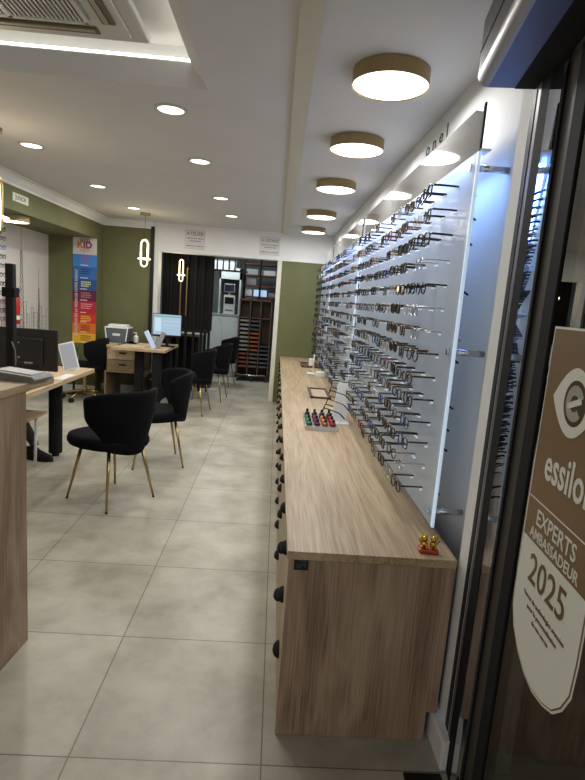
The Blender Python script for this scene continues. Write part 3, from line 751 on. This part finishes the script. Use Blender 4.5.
# stool under desk
t = thing('wooden_stool', 'pale wooden stool seat under the near end of the first desk', 'stool', (-1.88, 3.98, 0))
b = bm_new(); box(b, -.2, .13, -.17, .17, .425, .452, .02); obj('seat', b, oak_pale, t)
for sx in (-.15, .07):
    for sy in (-1, 1):
        b = bm_new(); tube(b, [(sx, sy*.10, .425), (sx-.02, sy*.12, 0)], .012, 8); obj('leg', b, white_p, t, True)

# seated person (only lower leg and shoe show)
def skin_body(name, verts, edges, radii, m, parent, root=0):
    me = bpy.data.meshes.new(name); me.from_pydata(verts, edges, []); o = bpy.data.objects.new(name, me); C.objects.link(o); o.parent = parent
    md = o.modifiers.new('skin', 'SKIN'); md.use_smooth_shade = True
    lay = me.skin_vertices[0].data if me.skin_vertices else None
    if lay is None:
        bm = bmesh.new(); bm.from_mesh(me); bm.verts.layers.skin.verify(); bm.to_mesh(me); bm.free(); lay = me.skin_vertices[0].data
    for i, r in enumerate(radii):
        rr = r if isinstance(r, tuple) else (r, r); lay[i].radius = rr; lay[i].use_root = (i == root)
    ss = o.modifiers.new('sub', 'SUBSURF'); ss.levels = 1; ss.render_levels = 2
    me.materials.append(m); return o
px, py = -2.60, 4.60
t = thing('person', 'person sitting behind the first desk, black shoe and ankle showing', 'person', (px, py, 0), R(0))
P = Vector((px, py, 0))
def rel(*a): return [tuple(Vector(q)-P) for q in a]
V = rel((px, py, .53), (px, py+.01, .66), (px+.01, py+.02, .86), (px+.01, py+.02, 1.02), (px+.02, py, 1.10), (px+.03, py-.01, 1.22), (px+.03, py-.01, 1.32),
        (px+.17, py-.10, .99), (px+.30, py-.22, .80), (px+.38, py-.40, .80), (px-.15, py+.10, .99), (px-.16, py-.02, .78), (px+.02, py-.25, .78),
        (px+.09, py-.06, .50), (px+.46, py-.26, .50), (-1.93, 4.315, .115), (px-.07, py-.08, .50), (px+.10, py-.48, .50), (px+.12, py-.60, .12))
E_ = [(0, 1), (1, 2), (2, 3), (3, 4), (4, 5), (5, 6), (3, 7), (7, 8), (8, 9), (3, 10), (10, 11), (11, 12), (0, 13), (13, 14), (14, 15), (0, 16), (16, 17), (17, 18)]
rad = [.13, .12, .13, .10, .05, .085, .07, .05, .04, .03, .05, .04, .03, .085, .06, .036, .085, .06, .036]
body = skin_body('body', V, E_, rad, mat('dark_clothes', (.03, .028, .03), .8), t)
b = bm_new(); ball(b, (.03, .0, 1.30), .105, (.9, 1, 1.05)); obj('hair', b, mat('brown_hair', (.04, .022, .012), .7), t, True)
b = bm_new(); ball(b, (.05, -.03, 1.245), .088, (.9, .95, 1.1)); ball(b, (.07, -.115, 1.24), .014); obj('face', b, mat('skin', (.45, .27, .19), .5), t, True)
b = bm_new(); tube(b, [tuple(Vector((-2.0, 4.345, .235))-P), tuple(Vector((-1.925, 4.312, .105))-P)], .034, 12, rs=[.040, .032]); obj('ankle', b, mat('stocking_brown', (.07, .045, .03), .7), t, True)
def shoe(cx_, cy_, a):
    b = bm_new(); n = 20; rings = []
    for s, z, f in [(1., 0, 1.), (1.02, .012, 1.), (1., .03, 1.), (.9, .052, .86), (.62, .082, .52), (.50, .10, .40)]:
        row = []
        for k in range(n):
            q = 2*PI*k/n; x = .135*math.cos(q)*f-(1-f)*.11; y = .045*math.sin(q)*(s**.5)
            row.append(b.verts.new((x, y, z)))
        rings.append(row)
    for r0, r1 in zip(rings, rings[1:]):
        for k in range(n): b.faces.new((r0[k], r0[(k+1) % n], r1[(k+1) % n], r1[k]))
    b.faces.new(rings[0][::-1]); b.faces.new(rings[-1])
    o = obj('shoe', b, blackm, t, True); o.location = (cx_-px, cy_-py, 0); o.rotation_euler = (0, 0, a)
    b = bm_new(); 
    for i in range(4): tube(b, [(-.03+i*.018, -.022, .086-i*.009), (-.03+i*.018, .022, .086-i*.009)], .003, 6)
    obj('laces', b, grey_p, o)
shoe(-1.885, 4.28, R(-12)); shoe(px+.15, py-.66, R(-70))
t2 = thing('office_stool', 'dark round stool carrying the seated person', 'stool', (px, py, 0))
b = bm_new(); lathe(b, [(0, .36), (.18, .36), (.2, .38), (.19, .42), (0, .43)], n=28); auto(obj('seat', b, velvet, t2))
b = bm_new(); lathe(b, [(0, 0), (.2, 0), (.2, .02), (.03, .04), (.03, .36), (0, .36)], n=24); auto(obj('pedestal', b, brass, t2))

# ------------------------------------------------------------------ second desk group
desk((-1.335, 7.42, 0), .66, .90, .735, [(-.115, -.12, 1), (-.115, -.80, 1), (-.37, -.66, 1)], 'pale oak desk with square black legs before the green back wall')
t = thing('desk_drawer_cabinet', 'pale wooden drawer unit beneath and left of the second desk', 'cabinet', (-2.12, 6.78, 0))
b = bm_new(); box(b, 0, .40, 0, .60, .40, .70); box(b, -.02, .42, -.02, .62, .385, .40); box(b, -.02, .0, -.02, .62, 0, .385); box(b, .40, .42, -.02, .62, 0, .385); obj('body', b, wood('brown_oak', (.12, .08, .05), (.20, .14, .085), (.30, .21, .13), 'x'), t)
for z0, z1 in ((.405, .545), (.55, .695)):
    b = bm_new(); box(b, .005, .395, -.014, 0, z0, z1, .002); d = obj('drawer', b, wood('brown_oak', (0, 0, 0), (0, 0, 0), (0, 0, 0), 'x') if False else (MATS['brown_oak'] if z0 < .5 else oak_pale), t)
    b = bm_new(); box(b, .155, .245, -.026, -.014, z1-.07, z1-.05, .004); obj('handle', b, black, d)
b = bm_new(); box(b, -.06, .16, -.03, .62, .70, .735, .002); box(b, -.06, .46, .25, .62, .70, .735, .002); obj('side_top', b, oak_pale, t)
t = thing('computer_tower', 'black computer tower standing under the second desk', 'computer', (-1.64, 6.98, 0))
b = bm_new(); box(b, 0, .17, 0, .42, .0, .36, .005); obj('case', b, blackm, t)
b = bm_new(); box(b, .02, .15, -.003, 0, .28, .30); obj('front_panel', b, grey_p, t)
t = thing('lit_monitor', 'monitor with a pale lit screen on the second desk', 'monitor', (-1.41, 6.98, .735), R(4))
b = bm_new(); box(b, -.19, .18, 0, .022, .13, .425, .004); obj('housing', b, black, t)
b = bm_new(); box(b, -.182, .172, -.002, 0, .155, .417); s = obj('screen', b, mat('screen_page', (.1, .12, .14), .3, emit=(.50, .70, .92), es=.75), t)
b = bm_new(); box(b, -.182, .172, -.0032, -.002, .385, .403); obj('menu_bar', b, mat('screen_bar', (.1, .2, .2), .3, emit=(.12, .38, .36), es=.8), s)
b = bm_new(); box(b, -.16, -.08, -.0032, -.002, .20, .37); box(b, -.06, .15, -.0032, -.002, .33, .335); box(b, -.06, .15, -.0032, -.002, .28, .285); obj('page_blocks', b, mat('screen_pale', (.1, .2, .2), .3, emit=(.62, .78, .92), es=.9), s)
b = bm_new(); box(b, -.02, .02, .01, .03, .01, .14); box(b, -.10, .10, -.05, .09, 0, .012, .004); obj('stand', b, blackm, t)
t = thing('leaning_tablet', 'thin white tablet leaning left on the second desk', 'tablet', (-1.50, 6.66, .735), R(5))
b = bm_new(); box(b, -.03, .03, -.004, .004, 0, .24, .002); o = obj('tablet_body', b, mat('tablet_pale_blue', (.50, .62, .78), .3), t); o.rotation_euler = (R(-10), R(-28), 0)
b = bm_new(); box(b, -.026, .026, -.0052, -.004, .01, .23); obj('screen', b, mat('tablet_screen', (.4, .5, .7), .2, emit=(.45, .6, .9), es=.3), o)
t = thing('grey_card_holder', 'grey card holder leaning right beside the white tablet', 'holder', (-1.475, 6.70, .735))
b = bm_new(); box(b, -.03, .03, -.004, .004, 0, .22, .006); o = obj('plate', b, grey_p, t); o.rotation_euler = (R(-10), R(20), 0)
b = bm_new(); box(b, -.04, .05, -.03, .06, 0, .006); obj('foot', b, grey_p, t)
b = bm_new(); box(b, -1.93, -1.62, 6.62, 6.85, .735, .743); box(b, -1.80, -1.55, 6.90, 7.15, .735, .748); tag(obj('papers', b, mat('paper_beige', (.5, .42, .3), .8)), 'loose beige papers spread on the second desk', 'paper')
t = thing('storage_crate', 'grey blue plastic crate with white rim left of the second desk', 'crate', (-2.09, 7.18, .735))
b = bm_new(); prism(b, [(-.12, 0), (.12, 0), (.14, .19), (-.14, .19)], lambda p: (p[0], -.12, p[1]), lambda p: (p[0], .12, p[1])); obj('bin', b, mat('crate_grey', (.10, .12, .15), .4), t)
b = bm_new(); box(b, -.15, .15, -.13, .13, .185, .205, .005); box(b, -.12, .12, -.09, .09, .205, .235, .01); obj('rim', b, white_p, t)
b = bm_new(); box(b, -.05, .05, -.123, -.120, .09, .12); obj('tag', b, white_p, t)
for s in (-1, 1):
    b = bm_new(); tube(b, [(s*.145, -.125, .19), (s*.125, -.128, .02)], .008, 6); obj('handle', b, white_p, t)
t = thing('pump_bottle', 'small white pump bottle beside the grey crate', 'bottle', (-1.88, 7.25, .735))
b = bm_new(); lathe(b, [(0, 0), (.03, 0), (.032, .01), (.032, .08), (.012, .10), (0, .10)], n=18); auto(obj('bottle_body', b, white_p, t))
b = bm_new(); tube(b, [(0, 0, .09), (0, 0, .13)], .006, 8); box(b, -.035, .012, -.008, .008, .125, .137); obj('pump', b, white_p, t)

# ------------------------------------------------------------------ signs, poster, mural
ink = mat('black_ink', (.02, .02, .02), .6)
t = thing('junior_sign', 'small white JUNIOR sign on the green band', 'sign', (XL+.001, 5.15, 2.18))
b = bm_new(); box(b, 0, .004, -.15, .15, -.036, .036); obj('plate', b, mat('sign_white', (.62, .64, .55), .5), t)
text('lettering', 'JUNIOR', .058, (.0045, 0, 0), (PI/2, 0, PI/2), ink, t, sx=1.05)
def wsign(x, z, w, h, title, label, ts):
    t = thing('door_sign', label, 'sign', (x, YB-.0045, z))
    b = bm_new(); box(b, -w/2, w/2, -.003, 0, -h/2, h/2); obj('clear_plate', b, mat('sign_film', (.62, .625, .62), .4), t)
    b = bm_new()
    for q in [(-w/2, w/2, h/2-.003, h/2), (-w/2, w/2, -h/2, -h/2+.003), (-w/2, -w/2+.003, -h/2, h/2), (w/2-.003, w/2, -h/2, h/2)]: box(b, q[0], q[1], -.004, -.003, q[2], q[3])
    obj('border', b, mat('sign_grey', (.30, .31, .31), .5), t)
    text('title_lettering', title, ts*1.1, (0, -.0045, h*.30), (PI/2, 0, 0), ink, t)
    b = bm_new(); rnd = random.Random(3)
    for zz, ww in ((.06, .40), (-.08, .26), (-.34, .42)):
        x0 = -w*ww
        while x0 < w*ww:
            l = rnd.uniform(.006, .016); box(b, x0, x0+l, -.0045, -.003, h*zz-.007, h*zz+.007*rnd.uniform(.4, 1)); x0 += l+rnd.uniform(.003, .010)
    obj('small_print', b, mat('sign_ink_soft', (.10, .10, .10), .6), t)
wsign(-1.185, 2.172, .27, .25, 'ATELIER', 'clear ATELIER sign on the white bulkhead, by the brass pendant', .058)
wsign(-.165, 2.165, .27, .24, "A L'ETAGE", 'clear upstairs sign on the white bulkhead, next to the cream ceiling strip', .045)
PO = thing('vision_poster', 'tall rainbow striped children vision poster on the green pier', 'poster', (-2.575, 7.2485, 0.715))
pw, ph = .31, 1.385
z = ph-.255
b = bm_new(); box(b, -pw/2, pw/2, -.006, 0, z, ph); obj('white_head', b, mat('poster_white', (.60, .57, .54), .5), PO)
text('logo_lettering', 'opti', .085, (0.0, -.0065, ph-.066), (PI/2, 0, 0), mat('poster_teal', (.03, .13, .18), .5), PO, off=.001)
for k_, (s, c, dx) in enumerate([('K', (.65, .16, .02), -.062), ('i', (.22, .02, .10), -.008), ('D', (.22, .02, .12), .050)]): text('logo_lettering', s, .115, (dx, -.0065, ph-.138), (PI/2, 0, 0), mat('poster_logo_%d' % k_, c, .5), PO, off=.005)
text('logo_lettering', 'sight', .075, (0.0, -.0065, ph-.198), (PI/2, 0, 0), mat('poster_orange', (.55, .22, .10), .5), PO)
BAND = [((.045, .22, .62), .155), ((.03, .13, .42), .165), ((.015, .07, .26), .145), ((.10, .008, .05), .145), ((.42, .015, .035), .165), ((.60, .03, .02), .125), ((.70, .16, .015), .135), ((.80, .45, .03), .135)]
tc_ = [(.5, .05, .1), (.01, .02, .12), (.7, .75, .3), (.5, .2, .15), (.75, .3, .35), (.8, .55, .1), (.06, .01, .02), (.25, .10, .01)]
rnd = random.Random(5)
for k_, (c, hh) in enumerate(BAND):
    b = bm_new(); box(b, -pw/2, pw/2, -.006, 0, z-hh, z); bo = obj('coloured_band', b, mat('poster_band_%d' % k_, c, .5), PO)
    b = bm_new()
    for r_ in range(3):
        zz = z-.035-r_*.027; x0 = -.045
        while x0 < rnd.uniform(.05, .11): 
            l = rnd.uniform(.008, .02); box(b, x0, x0+l, -.0072, -.006, zz-.007, zz+.007); x0 += l+.005
    obj('small_print', b, mat('poster_ink_%d' % k_, tc_[k_], .6), bo)
    b = bm_new(); box(b, -.055, .02+.03*rnd.random(), -.0072, -.006, z-hh+.012, z-hh+.022); obj('caption_line', b, swhite, bo)
    z -= hh
o = text('vertical_lettering', 'ÉVOLUTION DE LA VISION DE VOTRE ENFANT', .052, (-.105, -.0068, .50), (PI/2, -PI/2, 0), mat('poster_white2', (.6, .6, .58), .5), PO, off=.0008, sx=.80)
t = thing('potted_plant', 'small green leafy plant on a stand below the striped poster', 'plant', (-2.66, 7.12, 0))
b = bm_new(); lathe(b, [(0, .40), (.05, .40), (.065, .50), (.058, .50), (.05, .47), (0, .47)], n=18); obj('pot', b, grey_p, t, True)
b = bm_new(); lathe(b, [(0, 0), (.10, 0), (.10, .015), (.015, .02), (.015, .39), (.07, .395), (.07, .40), (0, .40)], n=18); obj('stand', b, black, t)
b = bm_new(); rl = random.Random(4)
for k in range(16):
    a = rl.uniform(0, 2*PI); l = rl.uniform(.12, .22); tp = Vector((math.cos(a)*l*.55, math.sin(a)*l*.35-.02, .47+l)); bs = Vector((0, 0, .47)); md = (bs+tp)/2+Vector((0, 0, .03)); sd = Vector((-math.sin(a), math.cos(a), 0))*.014
    v = [b.verts.new(q) for q in (bs, md-sd, tp, md+sd)]; c2 = b.verts.new(md+Vector((0, 0, .006)))
    for i_ in range(4): b.faces.new((v[i_], v[(i_+1) % 4], c2))
obj('leaves', b, mat('leaf_green', (.05, .14, .03), .5), t)
# mural drawing
mu = thing('city_line_drawing', 'thin black line drawing of city towers on the off white recess wall', 'wall drawing', (XM+.001, 6.5, 0))
b = bm_new()
def ln(y0, z0, y1, z1, w=.006): tube(b, [(0, y0-6.5, z0), (0, y1-6.5, z1)], w/2, 4, sq=(1, .6))
def tower(y, zb, zt, w):
    ln(y, zt-.25, y, zt, .006)
    for s in (-1, 1): ln(y+s*w, zb, y+s*w*.25, zt-.25)
    n = int((zt-zb-.25)/.06)
    for k in range(n):
        f = k/n; f2 = (k+1)/n; wa, wb = lerp(w, w*.25, f), lerp(w, w*.25, f2); za, zb2 = lerp(zb, zt-.25, f), lerp(zb, zt-.25, f2)
        ln(y-wa, za, y+wb, zb2); ln(y+wa, za, y-wb, zb2); ln(y-wa, za, y+wa, za)
tower(6.50, .70, 2.05, .075); tower(6.96, .70, 1.62, .035)
rnd = random.Random(8); y = 5.95
while y < 7.2:
    w = rnd.uniform(.05, .12); h = rnd.uniform(.98, 1.22)
    ln(y, .7, y, h); ln(y, h, y+w, h); ln(y+w, h, y+w, .7)
    for zz in range(int((h-.8)/.05)): ln(y+w*.2, .8+zz*.05, y+w*.8, .8+zz*.05, .004)
    y += w+rnd.uniform(0, .05)
obj('ink_lines', b, ink, mu)
# fire extinguisher
t = thing('fire_extinguisher', 'red fire extinguisher on the recess wall behind the black column', 'fire extinguisher', (-2.958, 6.11, .96))
b = bm_new(); lathe(b, [(0, 0), (.06, 0), (.068, .012), (.068, .27), (.055, .31), (.02, .33), (0, .33)], n=24); auto(obj('cylinder', b, mat('extinguisher_red', (.45, .02, .015), .3), t))
b = bm_new(); tube(b, [(0, 0, .32), (0, 0, .36)], .018, 10); box(b, -.02, .07, -.01, .01, .36, .375, .003); box(b, -.02, .08, -.01, .01, .385, .395, .003); obj('valve', b, blackm, t)
b = bm_new(); tube(b, [(0, -.02, .34), (.0, -.07, .33), (.0, -.085, .25), (0, -.082, .12)], .008, 8); obj('hose', b, blackm, t, True)
b = bm_new(); tube(b, [(0, 0, .05), (0, 0, .095)], .0692, 24, cap=False); obj('band', b, swhite, t)
# left panel at the picture edge
panel_l = thing('left_eyewear_panel', 'lit white eyewear panel in the left recess', 'display panel', (-2.93, 4.4, .95))
b = bm_new(); box(b, 0, .008, 0, 1.30, 0, 1.05); obj('acrylic_sheet', b, acr, panel_l)
b = bm_new(); box(b, 0, .010, 1.30, 1.312, 0, 1.05); obj('lit_edge', b, mat('blue_lit_edge', (.6, .7, .9), .3, emit=(.15, .35, 1.), es=.8), panel_l)
b = bm_new(); box(b, -.05, -.03, .05, 1.25, 1.02, 1.04); obj('led_strip', b, blue_e, panel_l)
b = bm_new()
for yy in (.05, 1.25):
    for zz in (.08, .97): tube(b, [(0, yy, zz), (-.12, yy, zz)], .01, 10)
obj('standoff_bar', b, chrome, panel_l)
for r_ in range(11):
    k = [1, 0, 5, 1, 0, 4, 1, 7, 0, 1, 6][r_]
    eyeglasses(k, (-2.93+.118, 5.60, 1.95-r_*.09), PI, '%s on the left lit panel, %s from the top' % (kindname(k), ordn[r_]), 'eyeglasses on the left lit panel', False)

# ------------------------------------------------------------------ workshop beyond the opening
t = thing('black_partition', 'black slatted partition at the left of the workshop opening', 'partition', (-1.70, 7.98, 0))
b = bm_new(); box(b, 0, .74, 0, .02, .92, 2.08); obj('back_sheet', b, blackm, t)
for k in range(7):
    b = bm_new(); x = k*.115; box(b, x, x+.035, -.04, 0, 0, 2.08, .003); obj('slat', b, blackm, t)
b = bm_new(); box(b, 0, .72, -.03, .0, .88, .92); box(b, 0, .72, -.03, .0, .12, .15); obj('rail', b, black, t)
b = bm_new(); tube(b, [(.36, -.06, 1.12), (.36, -.06, 1.80)], .010, 8); tube(b, [(.36, -.05, 1.80), (.36, -.02, 1.80)], .010, 8); obj('brass_rod', b, brass, t, label='vertical brass rod')  # golden lines of the mirrored pendant, built as solid rods
b = bm_new(); tube(b, [(.27, -.06, 1.06), (.27, -.06, 1.62)], .012, 8); tube(b, [(.27, -.05, 1.60), (.27, -.02, 1.60)], .010, 8); obj('brass_rod', b, brass, t, label='vertical brass rod')
t = thing('clerestory_panel', 'white paned strip with black bars high in the workshop', 'glazed panel', (-1.17, 9.3, 1.86))
b = bm_new(); box(b, 0, .42, 0, .02, .02, .20); obj('pane', b, mat('milky_pane', (.5, .55, .55), .4, emit=(.7, .8, .8), es=.12), t)
b = bm_new(); box(b, -.01, .62, -.02, .01, 0, .03); box(b, -.01, .62, -.02, .01, .2, .23)
for k in range(6): box(b, k*.10-.01, k*.10+.01, -.02, .01, 0, .21)
obj('bars', b, black, t)
t = thing('workshop_cabinet', 'white workshop base cabinet with worktop below the machines', 'cabinet', (-1.42, 9.6, 0))
b = bm_new(); box(b, 0, .74, 0, .6, .10, 1.10); box(b, .02, .72, .03, .58, 0, .10); obj('body', b, white_g, t)
b = bm_new(); box(b, -.01, .75, -.02, .6, 1.10, 1.13); obj('top', b, mat('grey_top', (.35, .38, .38), .4), t)
for x in (.01, .20, .46):
    b = bm_new(); w_ = {.01: .18, .20: .25, .46: .27}[x]; box(b, x, x+w_, -.016, 0, .12, 1.08, .002); d = obj('door', b, white_g, t)
    b = bm_new(); box(b, x+w_-.035, x+w_-.025, -.026, -.016, .98, 1.04); obj('handle', b, silver, d)
t = thing('workshop_tall_frame', 'tall white open niche above the workshop cabinet', 'shelf', (-1.07, 9.72, 1.131))
b = bm_new(); box(b, 0, .03, 0, .35, 0, .82); box(b, .36, .39, 0, .35, 0, .82); box(b, 0, .39, 0, .35, .62, .82); obj('frame', b, white_g, t)
b = bm_new(); box(b, .03, .36, .33, .35, 0, .62); obj('back_sheet', b, mat('niche_grey', (.12, .13, .13), .5), t)
t = thing('lens_edging_machine', 'white lens machine with dark window in the workshop niche', 'machine', (-.98, 9.78, 1.132))
b = bm_new(); prism(b, [(0, 0), (.24, 0), (.24, .20), (.12, .34), (0, .34)], lambda p: (0, p[0], p[1]), lambda p: (.20, p[0], p[1])); obj('body', b, white_p, t)
b = bm_new(); box(b, .02, .18, -.004, 0, .18, .30); obj('window', b, black, t)
b = bm_new(); box(b, .03, .17, -.006, 0, .05, .08); obj('tray', b, grey_p, t)
t = thing('workshop_monitor', 'small dark screen above the white lens machine', 'monitor', (-.97, 9.80, 1.50))
b = bm_new(); box(b, -.02, .18, 0, .02, .02, .17, .004); obj('housing', b, silver, t)
b = bm_new(); box(b, -.005, .165, -.002, 0, .035, .155); obj('screen', b, mat('screen_navy', (.02, .025, .06), .2), t)
b = bm_new(); box(b, .06, .10, .02, .25, -.03, .03); obj('arm', b, silver, t)
t = thing('tablet_on_partition', 'small blue lit screen beside the black partition', 'screen', (-1.10, 8.35, 1.24))
b = bm_new(); box(b, -.05, .06, 0, .02, 0, .16, .004); obj('housing', b, black, t)
b = bm_new(); box(b, -.04, .05, -.002, 0, .02, .14); obj('screen', b, mat('screen_blue', (.05, .1, .15), .3, emit=(.10, .28, .50), es=.8), t)
b = bm_new(); tube(b, [(0, .015, 0), (0, .015, -1.24)], .02, 8); box(b, -.12, .12, -.1, .12, -1.24, -1.22); obj('stand', b, black, t)
# dark desk behind partition
t = thing('workshop_bench', 'dark bench behind the black partition', 'bench', (-2.2, 8.4, 0))
b = bm_new(); box(b, 0, 1.0, 0, .6, .78, .82); obj('top', b, mat('bench_beige', (.34, .28, .2), .6), t)
b = bm_new(); box(b, 0, .05, 0, .6, 0, .78); box(b, .95, 1., 0, .6, 0, .78); box(b, .05, .95, .4, .42, .1, .78); obj('frame', b, black, t)
# trolley
t = thing('tray_trolley', 'brown wooden tray trolley on castors in the workshop', 'trolley', (-.64, 9.25, 0))
b = bm_new()
for x in (0, .18, .36, .54): box(b, x-.010, x+.010, 0, .40, .10, 1.42)
box(b, -.01, .55, 0, .40, 1.40, 1.43); box(b, -.01, .55, 0, .40, 1.10, 1.12); box(b, -.01, .55, 0, .40, .09, .11); box(b, -.01, .55, .385, .40, .1, 1.42); obj('carcass', b, dark_wood, t)
for x in (.02, .27, .52):
    b = bm_new(); tube(b, [(x-.015, .02, .035), (x+.015, .02, .035)], .035, 14); tube(b, [(x, .02, .05), (x, .02, .10)], .012, 8); obj('castor', b, black, t)
b = bm_new(); tube(b, [(-.02, -.05, .13), (.3, -.06, .115), (.5, -.05, .13)], .008, 8); obj('push_bar', b, chrome, t, True)
tcol = [[(.55, .53, .50), (.50, .46, .42), (.35, .10, .07)], [(.10, .11, .12), (.45, .13, .03), (.18, .17, .12)], [(.12, .05, .03), (.05, .07, .10), (.10, .14, .16)]]
cn = [['white', 'beige', 'red'], ['dark grey', 'orange', 'olive'], ['brown', 'navy', 'blue grey']]
colname = ['left', 'middle', 'right']
tray_me = {}
for c in range(3):
    for r_ in range(12):
        g = 0 if r_ < 3 else (1 if r_ < 8 else 2)
        if c == 2 and r_ < 6: continue
        key = (c, g)
        if key not in tray_me:
            b = bm_new(); box(b, .0, .145, 0, .34, 0, .034); box(b, .006, .139, -.004, 0, .006, .028); tray_me[key] = mesh('job_tray', b, mat('tray_%d_%d' % key, tuple(v*.6 for v in tcol[c][g]), .5))
        o = bpy.data.objects.new('job_tray', tray_me[key]); C.objects.link(o); o.location = (-.64+.018+c*.18, 9.262, 1.04-r_*.072)
        tag(o, '%s job tray, %s column of the brown trolley, %s from the top' % (cn[c][g], colname[c], ordn[r_]), 'tray', 'job trays in the brown trolley')
t = thing('workshop_shelf', 'black shelf frame with reddish boards behind the brown trolley', 'shelf', (-.665, 9.95, 0))
b = bm_new()
for x in (0, .30, .66): box(b, x, x+.03, 0, .03, 0, 2.2); box(b, x, x+.03, .33, .36, 0, 2.2)
obj('uprights', b, black, t)
for z_ in (1.46, 1.66, 1.85, 2.05):
    b = bm_new(); box(b, 0, .69, 0, .36, z_, z_+.025); obj('shelf_board', b, mat('red_brown_board', (.11, .03, .018), .5), t)
for (x0, x1, z0, hh, m_, nm, lb) in [(-.62, -.50, 1.486, .12, white_p, 'white_case', 'white case at the left of the lowest visible workshop shelf'),
        (-.46, -.36, 1.486, .12, mat('screen_bright', (.2, .3, .4), .3, emit=(.45, .65, .9), es=.9), 'bright_screen', 'left one of two bright blue screens on the workshop shelf'),
        (-.33, -.22, 1.486, .12, mat('screen_bright', (0, 0, 0)), 'bright_screen', 'right one of two bright blue screens on the workshop shelf'),
        (-.18, -.06, 1.486, .08, grey_p, 'grey_case', 'grey case at the right of the lowest visible workshop shelf'),
        (-.60, -.42, 1.686, .12, grey_p, 'grey_case', 'grey case on the middle workshop shelf'), (-.34, -.08, 1.876, .09, white_p, 'white_case', 'long white case on the upper workshop shelf'),
        (-.62, -.40, 1.876, .10, mat('pale_teal', (.35, .42, .42), .5), 'teal_case', 'pale teal case on the upper workshop shelf')]:
    b = bm_new(); box(b, x0, x1, 10.02, 10.2, z0, z0+hh, .004)
    if nm == 'bright_screen': box(b, (x0+x1)/2-.02, (x0+x1)/2+.02, 10.03, 10.10, 1.4855, 1.49)
    tag(obj(nm, b, m_), lb, 'screen' if 'screen' in nm else 'case')
t = thing('workshop_ceiling_light', 'white rectangular ceiling light in the workshop', 'light', (-1.0, 9.0, 2.5))  # unseen lamp, added to light the room beyond the opening
b = bm_new(); box(b, -.3, .3, -.3, .3, -.03, 0, .004); obj('housing', b, white_p, t)
b = bm_new(); box(b, -.28, .28, -.28, .28, -.032, -.03); obj('diffuser', b, lamp_e, t)
area('workshop_light', (0, 0, -.04), .5, 26, (.90, .98, 1.), t, (0, 0, 0), 'SQUARE')

# ------------------------------------------------------------------ world, camera, view
w = bpy.data.worlds.new('World'); bpy.context.scene.world = w; w.use_nodes = True
w.node_tree.nodes['Background'].inputs[0].default_value = (1., .95, .88, 1); w.node_tree.nodes['Background'].inputs[1].default_value = .9
yaw, pit, rol, Hc, f = .0398, .1656, .0767, 1.4474, 529.88
cy, sy = math.cos(yaw), math.sin(yaw)
F = Vector((sy*math.cos(pit), cy*math.cos(pit), -math.sin(pit))); r = Vector((cy, -sy, 0)); u = r.cross(F)
r2 = math.cos(rol)*r+math.sin(rol)*u; u2 = -math.sin(rol)*r+math.cos(rol)*u
cam = bpy.data.cameras.new('Camera'); co = bpy.data.objects.new('Camera', cam); C.objects.link(co)
M = Matrix((r2, u2, -F)).transposed().to_4x4(); M.translation = Vector((0, 0, Hc)); co.matrix_world = M
cam.sensor_fit = 'VERTICAL'; cam.sensor_height = 24; cam.lens = f/780*24; cam.clip_start = .02
bpy.context.scene.camera = co
vs = bpy.context.scene.view_settings
vs.view_transform = 'Standard'; vs.look = 'None'; vs.gamma = 1; vs.use_curve_mapping = False; vs.exposure = -0.27
